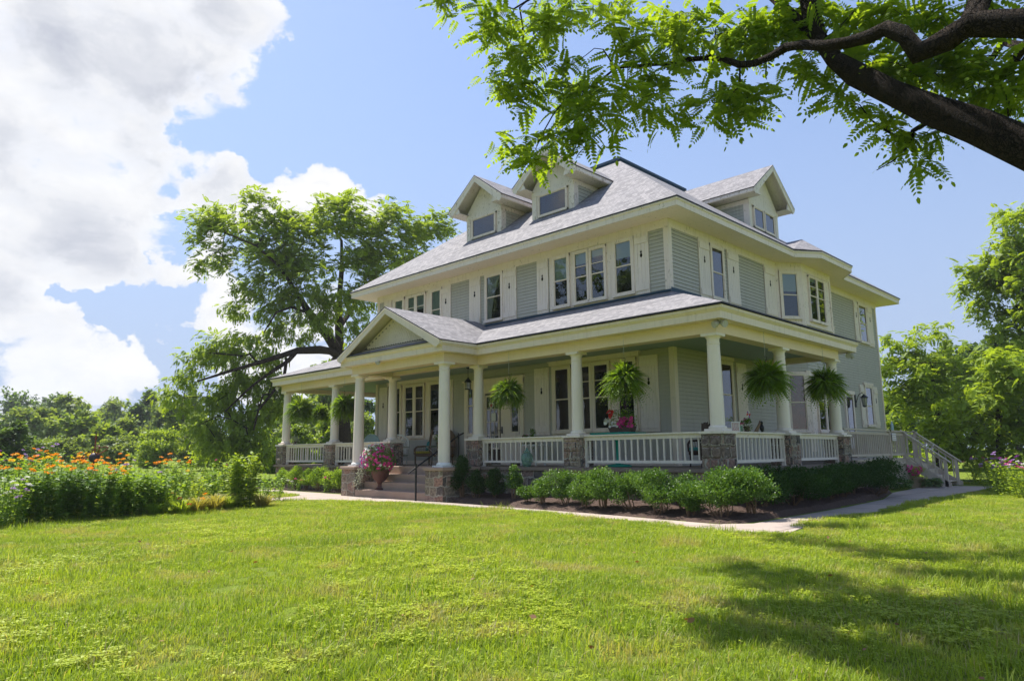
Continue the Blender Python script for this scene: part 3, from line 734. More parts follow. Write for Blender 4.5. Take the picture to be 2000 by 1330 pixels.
for q in ((DX+.17, CX-.17, -.13, .13, 3.0, 3.13), (WX1, -.1, 6.75, 7.0, 2.96, 3.14), (FX+.1, WX0, 4.3, 4.6, 2.96, 3.14)):
    m = MB(); m.bx(*q); P('inner_beam', m, M['cream_bounce'])
# floor, ledge and stone base
m = MB()
m.bx(FX-.33, .33, -.33, WY0, -.085, .0); m.bx(WX1-.05, .33, WY0, 8.72, -.084, .001); m.bx(FX-.33, WX0+.05, WY0, 4.8, -.084, .001)
P('porch_floor', m, [M['ledge_stone']])
for bxs in (((FX-.26, DX-.36, -.26, .1, -1.3, -.087), (FX-.26, FX+.1, .1, 4.75, -1.3, -.087)), ((CX+.36, .26, -.26, .1, -1.3, -.087), (.0, .26, .1, 8.65, -1.3, -.087), (-2.25, 0, 8.4, 8.65, -1.3, -.088)), ((WX1-.3, WX1+.04, 8.65, WY1, -1.3, -.06),)):
    m = MB()
    for q in bxs: m.bx(*q)
    P('porch_base', m, M['stone'])
PED = ((DX, GY), (CX, GY))
for x, y in PED:
    m = MB(); m.bx(x-.38, x+.38, y-.36, -.32, -1.2, -.09); o = P('pedestal', m, M['stone'])
    m = MB(); m.bx(x-.43, x+.43, y-.41, -.331, -.09, .002); P('cap', m, M['step_stone'], o, bevel=.012)
m = MB(); ns = 4; yb = GY-.36
for k in range(ns):
    m.bx(DX+.37, CX-.37, yb+.02+k*.345, yb+.02+(k+1)*.345+.02 if k < ns-1 else -.30, -1.2, GZ+.2325*(k+1)-.002)
P('step', m, M['step_stone'], bevel=.015)
COL = [(FX, 0), (EX, 0), (DX, 0), (CX, 0), (BX, 0), (0, 0), (0, IY), (0, JY)]
def column(x, y, z0, zt=2.95, r=.158, parent=house):
    H = zt-z0; prof = []
    for k in range(13):
        t = k/12; prof.append((r*(1-.14*t**1.6), z0+.11+(H-.11-.14)*t))
    prof += [(r*.86, z0+H-.24), (r*.93, z0+H-.235), (r*.93, z0+H-.215), (r*.86, z0+H-.21), (r*.86, z0+H-.12), (r*.94, z0+H-.105), (r*1.12, z0+H-.06)]
    prof = prof[:13]+[p for p in prof[13:]]
    prof[12] = (r*.86, z0+H-.245)
    m = MB(); m.lathe((x, y, 0), prof, 28); c = P('column', m, M['column_paint'], parent, smooth='auto', uv=False)
    m = MB(); m.bx(x-r*1.24, x+r*1.24, y-r*1.24, y+r*1.24, z0+H-.06, z0+H-.001); P('capital', m, M['column_paint'], c)
    m = MB(); m.lathe((x, y, 0), [(r*1.22, z0+.05), (r*1.26, z0+.075), (r*1.2, z0+.10), (r*1.08, z0+.115), (r*1.0, z0+.12)], 28); P('base', m, M['base_white' if z0 < .3 else 'column_paint'], c, smooth='auto')
    m = MB(); q = r*1.35; m.bx(x-q, x+q, y-q, y+q, z0, z0+.05); P('plinth', m, M['base_white' if z0 < .3 else 'column_paint'], c)
for x, y in COL:
    if (x, y) == (DX, 0): pass
    m = MB(); h = .268
    m.bx(x-h, x+h, y-h, y+h, .002, .745)
    o = P('pier', m, M['stone'])
    # rough face blocks standing a little proud
    m = MB(); rr = random.Random(int(x*10+y*7))
    for F in (Fr((x-h, y-h, 0), (1, 0, 0), (0, -1, 0)), Fr((x+h, y-h, 0), (0, 1, 0), (1, 0, 0)), Fr((x-h, y-h, 0), (0, 1, 0), (-1, 0, 0))):
        zz = .015
        while zz < .70:
            hh = rr.choice((.14, .2, .24)); hh = min(hh, .735-zz); a = 0.01
            while a < 2*h-.06:
                w = rr.choice((.14, .2, .27)); w = min(w, 2*h-.01-a)
                if w < .06: break
                d = rr.uniform(.012, .04); k0 = len(m.v)
                q = [(a+.008, zz+.008), (a+w-.008, zz+.008), (a+w-.008, zz+hh-.008), (a+.008, zz+hh-.008)]
                ce = F(a+w/2+rr.uniform(-.03, .03), d, zz+hh/2+rr.uniform(-.03, .03))
                out_ = [F(p, .0, z) for p, z in q]; inn = [F(p+(.02 if i in (0, 3) else -.02), d*.8, z+(.02 if i < 2 else -.02)) for i, (p, z) in enumerate(q)]
                m.v += out_+inn+[ce]
                fl = np.dot(np.cross(F.u, (0, 0, 1)), F.n) < 0
                for i in range(4):
                    j = (i+1) % 4
                    for f in ((k0+i, k0+j, k0+4+j, k0+4+i), (k0+4+i, k0+4+j, k0+8)): m.f.append(f[::-1] if fl else f); m.m.append(0)
                a += w
            zz += hh
    P('face_block', m, M['stone'], o)
    m = MB(); m.bx(x-h-.035, x+h+.035, y-h-.035, y+h+.035, .745, .80); P('cap', m, M['rail_paint'], o)
    column(x, y, .80)
for x, y in PED: column(x, y, .003, r=.172)

def railing(x0, y0, x1, y1, n):
    L = math.hypot(x1-x0, y1-y0); u = ((x1-x0)/L, (y1-y0)/L, 0); F = Fr((x0, y0, 0), u, (u[1], -u[0], 0))
    m = MB(); m.box(F, -.03, L+.03, -.085, .085, .765, .80); m.box(F, .0, L, -.03, .03, .665, .764); m.box(F, .08, L-.08, -.026, .026, .105, .17)
    r = P('railing', m, M['rail_paint'])
    for a in (0.0, L-.085): m = MB(); m.box(F, a, a+.085, -.042, .042, .002, .7635); P('post', m, M['rail_paint'], r)
    for k in range(n):
        a = .085+(L-.17)*(k+.5)/n; m = MB(); m.box(F, a-.017, a+.017, -.017, .017, .168, .668); P('baluster', m, M['rail_paint'], r)
g = .268
railing(CX+g, -.07, BX-g, -.07, 16); railing(BX+g, -.07, -g, -.07, 18); railing(FX+g, -.07, EX-g, -.07, 16); railing(EX+g, -.07, DX-g, -.07, 16)
railing(.07, g, .07, IY-g, 14); railing(.07, IY+g, .07, JY-g, 14); railing(FX-.0, LY, FX-.0, g, 16)
# entrance pediment -----------------------------------------------------
F = Fr(((DX+CX)/2, GY, 0), (1, 0, 0), (0, -1, 0)); pd = house
m = MB(); hw = 2.28; zb = 3.66
m.prism([F(-hw, .07, zb-.15), F(hw, .07, zb-.15), F(0, .07, 4.70)], F.n*.03); ped = P('pediment', m, M['cream'])
m = MB(); m.prism([F(-1.9, .1003, 3.70), F(1.9, .1003, 3.70), F(0, .1003, 4.56)], F.n*.0006); P('scale_shade', m, M['gap_shade'], ped)  # dark sheet paints the shade in the gaps between the scales
m = MB()   # fish-scale shingles
for row in range(9):
    z = 3.74+row*.085; half = (4.52-z)/.47
    n = int(half*2/.12)
    for k in range(-n//2, n//2+1):
        a = k*.12+(row % 2)*.06
        if abs(a) > half-.06: continue
        m.prism([F(a-.052, .1015+.002*(row%2), z+.09), F(a-.055, .101+.002*(row%2), z+.02), F(a-.03, .101+.002*(row%2), z-.012), F(a+.03, .101+.002*(row%2), z-.012), F(a+.055, .101+.002*(row%2), z+.02), F(a+.055, .101+.002*(row%2), z+.09)], F.n*(.012+.006*(row % 3)))
P('fish_scale', m, M['cream'], ped)
gable(F, 2.63, 3.50, 4.80, -3.4, .56, ped, rake=.17, bracket=False, mat_='cream')
m = MB(); slab(m, [F(-2.62, .57, 3.475), F(2.62, .57, 3.475), F(2.3, .06, 3.68), F(-2.3, .06, 3.68)], .02); P('skirt_roof', m, [M['shingle'], M['roof_edge']], ped)
# black pipe handrail on the steps
hx = CX-.62; m = MB()
m.tube([(hx, GY-.50, GZ), (hx, GY-.50, .10)], .028, 8); m.tube([(hx, -.25, .0), (hx, -.25, .98)], .026, 8)
hr = P('handrail', m, M['black_metal'])
m = MB(); m.tube([(hx, GY-.78, -.16), (hx, -.25, .90), (hx, -.05, .98)], .024, 8); P('rail', m, M['black_metal'], hr)
# ------------------------------------------------------------------ ground
def smooth(a, b, x): t = np.clip((x-a)/(b-a), 0, 1); return t*t*(3-2*t)
def gh(x, y):
    """height of the ground: level round the house, rising gently far off"""
    d = math.hypot(x-CAM[0], y-CAM[1])
    return GZ+1.12*float(smooth(26, 85, d))+.02*math.sin(x*.35)*math.sin(y*.31+1)*float(smooth(8, 20, d))
def ground():
    rs = [0, 2, 4, 6, 8, 11, 14, 18, 22, 27, 33, 40, 50, 62, 78, 100, 150, 250, 600, 1500]; na = 96
    v = []; f = []
    for r in rs:
        for k in range(na):
            t = 2*math.pi*k/na; x = CAM[0]+r*math.cos(t); y = CAM[1]+r*math.sin(t); v.append((x, y, gh(x, y)-.0))
    for i in range(len(rs)-1):
        for k in range(na): j = (k+1) % na; f.append((i*na+k, (i+1)*na+k, (i+1)*na+j, i*na+j))
    me = bpy.data.meshes.new('lawn'); me.from_pydata(v, [], f); me.materials.append(M['lawn']); me.update()
    o = bpy.data.objects.new('lawn', me); S.collection.objects.link(o)
    tag(o, 'sunlit green lawn spreading from the camera to the house and the far trees', 'lawn', kind='structure')
def mk_lawn():
    m, t, b = mat('lawn'); c = worldc(t)
    n1 = t.noise(c, .45, 4, .6); n2 = t.noise(c, 9, 6, .7); n3 = t.noise(c, 60, 3, .6)
    col = t.mix(n1, (.13, .20, .015), (.24, .31, .03)); col = t.mix(t.mapr(n2, .45, .7), col, (.23, .24, .06)); col = t.mix(t.mapr(n3, .3, .7, 0, .6), col, (.04, .07, .012))
    t.put(b.inputs['Base Color'], col); setp(b, rough=.9, spec=.1); bump(t, b, n3, 1., .03)
mk_lawn(); ground()

GRASSPAL = []
def mk_grass():
    for nm, dark, light in (('grass_blade', (.15, .235, .018), (.36, .45, .045)), ('clover', (.25, .34, .02), (.46, .52, .035)), ('dry_blade', (.30, .26, .12), (.46, .40, .22))):
        m, t, b = mat(nm); out = t.n['Material Output']; g = t.new('ShaderNodeNewGeometry'); c = g.outputs['Position']
        oi = t.new('ShaderNodeObjectInfo')
        n1 = t.mapr(t.noise(c, .55, 4, .6), .32, .68); f = t.math('ADD', t.math('MULTIPLY', g.outputs['Random Per Island'], .55), t.math('MULTIPLY', n1, .45))
        col = t.mix(f, dark, light)
        if nm == 'grass_blade': col = t.mix(t.mapr(t.noise(c, 1.1, 5, .68), .50, .66, 0, .85), col, (.38, .34, .14))
        t.put(b.inputs['Base Color'], col); setp(b, rough=.5, spec=.3)
        tr = t.new('ShaderNodeBsdfTranslucent'); t.put(tr.inputs[0], t.mix(1., col, (1.5, 1.45, .6), 'MULTIPLY'))
        mx = t.new('ShaderNodeMixShader'); mx.inputs[0].default_value = .42; t.l.new(b.outputs[0], mx.inputs[1]); t.l.new(tr.outputs[0], mx.inputs[2]); t.l.new(mx.outputs[0], out.inputs[0])
mk_grass()

def raw_mesh(name, V, F4, mats, mi=None, smooth_=False):
    """V (n,3) array, F4 (m,k) index array"""
    me = bpy.data.meshes.new(name); V = np.asarray(V, np.float32); F4 = np.asarray(F4, np.int32)
    me.vertices.add(len(V)); me.vertices.foreach_set('co', V.ravel())
    k = F4.shape[1]; me.loops.add(F4.size); me.loops.foreach_set('vertex_index', F4.ravel())
    me.polygons.add(len(F4)); me.polygons.foreach_set('loop_start', np.arange(0, F4.size, k, dtype=np.int32))
    for m in (mats if isinstance(mats, (list, tuple)) else [mats]): me.materials.append(m)
    if mi is not None: me.polygons.foreach_set('material_index', np.asarray(mi, np.int32))
    if smooth_: me.polygons.foreach_set('use_smooth', np.ones(len(F4), bool))
    me.update(calc_edges=True); me.validate(); return me
NR = np.random.default_rng(11)
LEAF6 = np.array([(0, 0, 0), (.32, .30, .03), (.72, .24, .03), (1, 0, -.02), (.72, -.24, .03), (.32, -.30, .03)])      # unit leaf along x
LEAF4 = np.array([(0, 0, 0), (.45, .30, .04), (1, 0, 0), (.45, -.30, .04)])
def frames(D, up=None, roll=None):
    """orthonormal frames with x along D"""
    D = D/np.linalg.norm(D, axis=1, keepdims=True); n = len(D)
    U = np.tile((0, 0, 1.), (n, 1)) if up is None else up
    y = np.cross(U, D); l = np.linalg.norm(y, axis=1, keepdims=True); y = np.where(l < 1e-3, (0, 1., 0), y/np.maximum(l, 1e-6)); z = np.cross(D, y)
    if roll is not None:
        c, s = np.cos(roll)[:, None], np.sin(roll)[:, None]; y, z = y*c+z*s, -y*s+z*c
    return D, y, z
def place(T, P, D, size, up=None, roll=None, width=1.):
    """copies of template T (k,3) at P with x axis D -> (n*k, 3)"""
    x, y, z = frames(D, up, roll); s = np.broadcast_to(size, (len(P),))[:, None, None]
    t = T[None, :, :]
    w = t[..., 0:1]*x[:, None]+t[..., 1:2]*y[:, None]*width+t[..., 2:3]*z[:, None]
    return (P[:, None]+w*s).reshape(-1, 3)
def leaf_faces(n, k): return np.arange(n*k).reshape(n, k)
def rdir(n, bias=(0, 0, 0)): d = NR.normal(size=(n, 3)); d /= np.linalg.norm(d, axis=1, keepdims=True); d += np.array(bias); return d/np.linalg.norm(d, axis=1, keepdims=True)
def leaf_obj(name, V, k, m, parent=None):
    me = raw_mesh(name, V, leaf_faces(len(V)//k, k), m); o = bpy.data.objects.new(name, me); S.collection.objects.link(o)
    if parent is not None: attach(o, parent)
    return o
def compound(pairs, L, ll, six=True, droop=.35, fwd=.55):
    """pinnate leaf: (pairs*2+1) leaflets along a drooping rachis, x forward; returns (n*k,3)"""
    T = LEAF6 if six else LEAF4; P = []; D = []; sz = []
    for i in range(pairs):
        t = .18+.80*i/pairs; x = L*t; z = -droop*L*t*t
        for s in (-1, 1):
            P.append((x, 0, z)); D.append((fwd, s, -.25-.25*t)); sz.append(ll*(.65+.5*math.sin(math.pi*min(t+.1, 1))))
    P.append((L*.98, 0, -droop*L)); D.append((1, 0, -.8)); sz.append(ll)
    return place(T, np.array(P), np.array(D, float), np.array(sz), width=.92 if six else 1.05)

# lawn blades ------------------------------------------------------------
def tuft(seed, n=820, size=.62, hmin=.035, hmax=.085):
    r = np.random.default_rng(seed); P = np.stack([r.uniform(-size/2, size/2, n), r.uniform(-size/2, size/2, n), np.zeros(n)], 1)
    h = r.uniform(hmin, hmax, n)*(1+.7*(r.random(n) > .95)); a = r.uniform(0, 2*math.pi, n); lean = r.uniform(.1, .9, n); w = r.uniform(.0018, .0042, n)
    d = np.stack([np.cos(a), np.sin(a), np.zeros(n)], 1); s = np.stack([-np.sin(a), np.cos(a), np.zeros(n)], 1)
    V = []
    for t, ww in ((0, 1.), (.55, .85), (1., .12)):
        c = P+d*(h*lean*t*t)[:, None]+np.array([0, 0, 1])*(h*(t-.28*lean*t*t))[:, None]
        V += [c-s*(w*ww)[:, None], c+s*(w*ww)[:, None]]
    V = np.stack(V, 1).reshape(-1, 3); b = np.arange(n)*6
    F = np.concatenate([np.stack([b, b+1, b+3, b+2], 1), np.stack([b+2, b+3, b+5, b+4], 1)])
    mi = np.where(r.random(n) < .06, 2, 0); mi = np.concatenate([mi, mi])
    # clover / plantain leaves low in the sward
    nc = (170, 40, 8, 70, 20)[seed]; cl = r.uniform(-size/2, size/2, (9, 2)); C = cl[r.integers(0, 9, nc)]+r.normal(0, .045, (nc, 2)); P = np.stack([C[:, 0], C[:, 1], r.uniform(.02, .055, nc)], 1)
    P = np.repeat(P, 3, 0); a = np.tile([0, 2.09, 4.19], nc)+np.repeat(r.uniform(0, 6.28, nc), 3)
    Dv = np.stack([np.cos(a), np.sin(a), r.uniform(-.1, .4, nc*3)], 1)
    LV = place(np.array([(0, 0, 0), (.6, .42, .05), (1, 0, 0), (.6, -.42, .05)]), P, Dv, r.uniform(.014, .026, nc*3))
    F2 = leaf_faces(nc*3, 4)+len(V)
    return np.concatenate([V, LV]), np.concatenate([F, F2]), np.concatenate([mi, np.ones(nc*3, int)])
lib = bpy.data.collections.new('grass_tufts')
for k in range(5):
    V, F, mi = tuft(k, n=820 if k < 4 else 420, hmin=.035 if k < 4 else .06, hmax=.075 if k < 4 else .14)
    lib.objects.link(bpy.data.objects.new('grass_tuft', raw_mesh('grass_tuft', V, F, [M['grass_blade'], M['clover'], M['dry_blade']], mi)))

# paths and planting bed (plan polygons) -------------------------------------
PATH_IN = [(-11.6, -1.72), (-7.9, -1.72), (-6.2, -1.75), (-2.0, -2.02), (1.25, -2.42), (1.62, -1.9), (1.55, 2.5), (1.3, 6.0), (.75, 9.3)]
PATH_OUT = [(-11.6, -3.6), (-8.6, -2.62), (-6.0, -2.38), (-2.0, -2.78), (1.75, -3.42), (2.75, -3.2), (2.55, -1.7), (2.45, 2.5), (2.25, 6.0), (2.1, 12.0), (2.3, 18.5)]
path_main = [(-11.7, -1.70), (-7.9, -1.70), (-6.2, -1.75), (-2.0, -2.02), (1.15, -2.40), (1.62, -1.9), (1.55, 2.5), (1.35, 6.0), (.60, 9.3), (.3, 13.7), (.95, 14), (.95, 17.5), (-3, 21), (-3, 23), (2.4, 18.5), (2.2, 12.0), (2.3, 6.0), (2.45, 2.5), (2.5, -1.7), (2.72, -2.95), (2.05, -3.30), (-2.0, -2.64), (-6.0, -2.30), (-8.6, -2.62), (-10.3, -3.3), (-12.0, -4.2), (-15, -5.6), (-19, -6.9), (-19.2, -6.2), (-15.2, -4.9), (-13.1, -3.4), (-13.6, -2.4), (-17, -1.9), (-26, -1.7), (-26, -1.1), (-16.5, -1.15), (-12.5, -1.30)]
bed_front = [(-7.28, -1.66), (-6.2, -1.71), (-2.0, -1.98), (1.15, -2.36), (1.58, -1.88), (1.51, 2.5), (1.31, 6.0), (.62, 9.25), (.2, 9.4), (.24, -.24), (-7.28, -.24)]
def inside(x, y, poly):
    c = False; j = len(poly)-1
    for i in range(len(poly)):
        xi, yi = poly[i]; xj, yj = poly[j]
        if (yi > y) != (yj > y) and x < (xj-xi)*(y-yi)/(yj-yi)+xi: c = not c
        j = i
    return c
def flat(name, poly, z, m, th=.03, **k):
    from mathutils.geometry import tessellate_polygon
    tri = tessellate_polygon([[Vector((x, y, 0)) for x, y in poly]]); mb = MB()
    for t in tri:
        p = [(poly[i][0], poly[i][1], z) for i in t]
        if np.cross(np.array(p[1])-p[0], np.array(p[2])-p[0])[2] < 0: p = p[::-1]
        mb.face(p)
    n = len(poly)
    for i in range(n): a, b = poly[i], poly[(i+1) % n]; mb.face([(a[0], a[1], z-th), (b[0], b[1], z-th), (b[0], b[1], z), (a[0], a[1], z)])
    o = mb.build(name, m, None); tag(o, **k); return o
def mk_path():
    m = M['concrete']; t = NT(m.node_tree); b = t.n['Principled BSDF']; c = worldc(t)
    br = t.new('ShaderNodeTexBrick'); t.put(br.inputs['Vector'], t.vmath('ADD', c, t.vmath('SCALE', t.noise(c, 3, 3, out='Color'), sc=.03))); br.offset = 0; br.inputs['Brick Width'].default_value = 1.25; br.inputs['Row Height'].default_value = 1.4
    br.inputs['Mortar Size'].default_value = .012; br.inputs['Scale'].default_value = 1; br.inputs['Color1'].default_value = (0, 0, 0, 1); br.inputs['Color2'].default_value = (1, 1, 1, 1)
    base = t.mix(t.noise(c, 1.4, 7, .65), (.27, .225, .195), (.42, .355, .31)); base = t.mix(t.mapr(t.noise(c, 25, 5, .7), .5, .75, 0, .4), base, (.22, .18, .14))
    base = t.mix(t.math('MULTIPLY', br.outputs['Color'], .25), base, (.55, .42, .36)); base = t.mix(br.outputs['Fac'], base, (.06, .05, .03))
    t.put(b.inputs['Base Color'], base)
mk_path()
flat('path', path_main, GZ+.012, M['concrete'], label='pinkish concrete garden path curving round the front of the house', cat='path', kind='structure')
mb = MB(); nb = 60   # mounded mulch bed
rr = random.Random(5)
def bedz(x, y):
    dw = min(abs(y+.26) if x < .24 else 9, abs(x-.26) if y > -.26 else 9, math.hypot(x-.26, y+.26) if x > .2 and y < -.2 else 9)
    return GZ+.17*max(0, 1-dw/1.5)**.7
xs = np.arange(-7.4, 1.8, .12); ys = np.arange(-2.5, 9.5, .12); idx = {}
for i, x in enumerate(xs):
    for j, y in enumerate(ys):
        if inside(x+.06, y+.06, bed_front):
            q = []
            for (a, b) in ((i, j), (i+1, j), (i+1, j+1), (i, j+1)):
                if (a, b) not in idx:
                    X = xs[0]+a*.12; Y = ys[0]+b*.12; h = bedz(X, Y)+.02+rr.uniform(0, .05) if all(inside(X+ex, Y+ey, bed_front) for ex, ey in ((.14, 0), (-.14, 0), (0, .14), (0, -.14))) or Y > -.4 and X < .4 else GZ-.01; idx[(a, b)] = len(mb.v); mb.v.append((X, Y, h))
                q.append(idx[(a, b)])
            mb.f.append(tuple(q)); mb.m.append(0)
tag(mb.build('soil_bed', M['mulch'], None), 'dark brown mulch bed under the shrubs along the porch wall', 'flower bed', kind='structure')
mbn = MB(); mbn.bx(-20.5, -12.45, -1.05, -.2, GZ, GZ+.03); tag(mbn.build('soil_bed', M['mulch']), 'narrow soil bed left of the porch steps', 'flower bed', kind='structure')

def lawn_blades():
    pts = []; st = .46; r = random.Random(3)
    poly_bed2 = [(-20.5, -1.05), (-12.45, -1.05), (-12.45, 0), (-20.5, 0)]
    for i in range(-90, 60):
        for j in range(-60, 110):
            x = CAM[0]+i*st+r.uniform(-.1, .1); y = CAM[1]+j*st+r.uniform(-.1, .1)
            dx, dy = x-CAM[0], y-CAM[1]; d = math.hypot(dx, dy)
            if d < 2.3 or d > 33: continue
            dep = dx*CF[0]+dy*CF[1]; lat = dx*CR[0]+dy*CR[1]
            if dep < 1 or abs(lat) > dep*.80+1.6: continue
            if -19.9 < x < .5 and -.4 < y < 19: continue
            if x > -12.6 and x < -7.2 and y > -1.9 and y < 0: continue
            if any(inside(x, y, p) or inside(x+.10, y, p) or inside(x-.10, y, p) or inside(x, y+.06, p) or inside(x, y-.1, p) for p in (path_main, bed_front, poly_bed2)): continue
            if -3 < x < 1.2 and 8 < y < 16: continue
            pts.append((x, y, gh(x, y)))
    n = len(pts); me = bpy.data.meshes.new('grass'); me.vertices.add(n); me.vertices.foreach_set('co', np.array(pts, np.float32).ravel())
    def attr(nm, ty, arr, f='value'):
        a = me.attributes.new(nm, ty, 'POINT'); a.data.foreach_set(f, arr)
    rg = np.random.default_rng(2); rot = np.zeros((n, 3), np.float32); rot[:, 2] = rg.uniform(0, 6.28, n); attr('rot', 'FLOAT_VECTOR', rot.ravel(), 'vector')
    pa = np.array(pts); pn = np.sin(pa[:, 0]*1.1+2*np.sin(pa[:, 1]*.7))+np.sin(pa[:, 1]*1.3+1.5*np.sin(pa[:, 0]*.6))
    attr('scl', 'FLOAT', (rg.uniform(.75, 1.15, n)+.12*pn).astype(np.float32))
    pq = pn+rg.normal(0, .55, n); idx = np.where(pq > .9, 0, np.where(pq > .2, 3, np.where(pq > -.6, 1, 2))); idx = np.where((rg.random(n) < .12), 4, idx); attr('idx', 'INT', idx.astype(np.int32))
    o = bpy.data.objects.new('grass', me); S.collection.objects.link(o)
    ng = bpy.data.node_groups.new('grass_scatter', 'GeometryNodeTree'); ng.interface.new_socket('Geometry', in_out='INPUT', socket_type='NodeSocketGeometry'); ng.interface.new_socket('Geometry', in_out='OUTPUT', socket_type='NodeSocketGeometry')
    N = ng.nodes; L = ng.links; gi = N.new('NodeGroupInput'); go = N.new('NodeGroupOutput'); ip = N.new('GeometryNodeInstanceOnPoints'); ci = N.new('GeometryNodeCollectionInfo')
    ci.inputs['Collection'].default_value = lib; ci.inputs['Separate Children'].default_value = True; ci.inputs['Reset Children'].default_value = True
    m2p = N.new('GeometryNodeMeshToPoints'); L.new(gi.outputs[0], m2p.inputs[0]); L.new(m2p.outputs[0], ip.inputs['Points'])
    L.new(ci.outputs[0], ip.inputs['Instance']); ip.inputs['Pick Instance'].default_value = True
    def na(nm, ty): q = N.new('GeometryNodeInputNamedAttribute'); q.data_type = ty; q.inputs[0].default_value = nm; return q.outputs[0]
    L.new(na('idx', 'INT'), ip.inputs['Instance Index']); e2r = N.new('FunctionNodeEulerToRotation'); L.new(na('rot', 'FLOAT_VECTOR'), e2r.inputs[0]); L.new(e2r.outputs[0], ip.inputs['Rotation'])
    L.new(na('scl', 'FLOAT'), ip.inputs['Scale']); L.new(ip.outputs[0], go.inputs[0])
    md = o.modifiers.new('scatter', 'NODES'); md.node_group = ng
    tag(o, 'short green lawn grass with clover leaves and dry blades', 'grass', kind='stuff')
lawn_blades()
def litter():
    P_ = []; g = np.random.default_rng(21)
    while len(P_) < 90:
        x, y = g.uniform(-9, 11), g.uniform(-12.5, -3.5); d = math.hypot(x-CAM[0], y-CAM[1])
        if 3.2 < d < 15: P_.append((x, y, gh(x, y)+.055))
    n = len(P_); o = leaf_obj('leaf_litter', place(LEAF6, np.array(P_), g.normal(size=(n, 3))*np.array([1, 1, .35]), g.uniform(.03, .065, n), roll=g.normal(0, .7, n)), 6, M['fallen'])
    tag(o, 'scattered small brown fallen leaves lying on the grass', 'fallen leaves', kind='stuff')
leafmat('fallen', (.12, .05, .025), (.34, .20, .09), trans=.15); litter()

# ------------------------------------------------------------------ trees
def skeleton(roots, targets, step=.45, wob=.12, seed=1, pull=.25):
    """roots: list of polylines [(p, r)...]; targets joined to the nearest node. returns nodes, parent, fixed radius"""
    r = np.random.default_rng(seed); P = []; par = []; fixed = []
    for line in roots:
        last = -1
        if P:
            d = [np.linalg.norm(q-np.array(line[0][0])) for q in P]; last = int(np.argmin(d))
        for (p, rad) in line: P.append(np.array(p, float)); par.append(last); fixed.append(rad); last = len(P)-1
    base = P[0]; T = [np.array(t) for t in targets]; A = np.array(P)
    nn = [A]
    order = np.argsort([np.min(np.linalg.norm(A-t, axis=1)) for t in T])
    arr = np.zeros((len(P)+len(T)*30, 3)); arr[:len(P)] = A; n = len(P)
    dist0 = np.linalg.norm(arr[:n]-base, axis=1); dd = np.zeros(len(arr)); dd[:n] = dist0
    tips = []
    for k in order:
        t = T[k]; d = np.linalg.norm(arr[:n]-t, axis=1)
        j = int(np.argmin(d+pull*dd[:n]*.15)); L = np.linalg.norm(arr[j]-t); m = max(1, int(L/step)); last = j; s = arr[j].copy()
        droop = r.uniform(.05, .18)*L
        for i in range(1, m+1):
            q = s+(t-s)*i/m+r.normal(0, wob*step, 3)*(i < m); q[2] += droop*math.sin(math.pi*i/m)
            if n >= len(arr): break
            arr[n] = q; dd[n] = dd[last]+np.linalg.norm(q-arr[last]); par.append(last); fixed.append(0); last = n; n += 1
        tips.append(last)
    return arr[:n], par, fixed, tips
def limbs(name, P, par, fixed, m, parent, r0=.012, seg=6, power=.46, rmax=9):
    n = len(P); cnt = np.zeros(n); kids = [[] for _ in range(n)]
    for i in range(n):
        if par[i] >= 0: kids[par[i]].append(i)
    for i in range(n-1, -1, -1):
        if not kids[i]: cnt[i] += 1
        if par[i] >= 0: cnt[par[i]] += cnt[i]
    rad = np.array([fixed[i] if fixed[i] else min(r0*cnt[i]**power, rmax) for i in range(n)])
    for i in range(n):
        if par[i] >= 0 and not fixed[i]: rad[i] = min(rad[i], rad[par[i]]*.85)
    mb = MB()
    # chains
    done = set()
    def chain(i, start):
        line = [start, i] if start is not None else [i]
        while kids[line[-1]]:
            k = max(kids[line[-1]], key=lambda q: (fixed[q] > 0, cnt[q])); line.append(k)
        return line
    stack = [(i, None) for i in range(n) if par[i] < 0]
    while stack:
        i, s = stack.pop(); ln = chain(i, s); st = set(ln)
        rr_ = [rad[q] for q in ln]
        if s is not None: rr_[0] = min(rad[s], rad[i]*1.25)
        if len(ln) > 1: mb.tube([P[q] for q in ln], rr_, seg if max(rr_) > .03 else 4)
        for a in ln[(1 if s is not None else 0):]:
            for k in kids[a]:
                if k not in st: stack.append((k, a))
    return mb.build(name, m, parent, smooth=True, uv=False)
def lobe_points(lobes, dens, seed, dist=None, dspread=1.):
    """lobes (u, v, ru, rv[, dist]) in photo px, ellipsoids in space"""
    r = np.random.default_rng(seed); out = []
    for lb in lobes:
        u, v, ru, rv = lb[:4]; D = lb[4] if len(lb) > 4 else dist
        n = max(2, int(dens*ru*rv/1000))
        for _ in range(n):
            q = r.normal(size=3); q /= np.linalg.norm(q); q *= r.random()**.45
            out.append(at(u+q[0]*ru, v+q[1]*rv, D+q[2]*ru/FPX*D*dspread))
    return out
def leafage(tips, per, spread, T, size, seed, k, up_bias=.2, out_from=None, sz_var=.3, flatness=.6):
    global NR
    NR = np.random.default_rng(seed); tips = np.array(tips); n = len(tips)*per; C = np.repeat(tips, per, 0)
    D = rdir(n, (0, 0, up_bias)); D[:, 2] *= flatness
    if out_from is not None:
        o = C-np.array(out_from); o /= np.linalg.norm(o, axis=1, keepdims=True)+1e-6; D = D+.6*o
    P = C+rdir(n)*(spread*NR.random(n)**.5)[:, None]*np.array([1, 1, .7])
    return place(T, P, D, size*(1+NR.uniform(-sz_var, sz_var, n)), roll=NR.normal(0, .35, n))

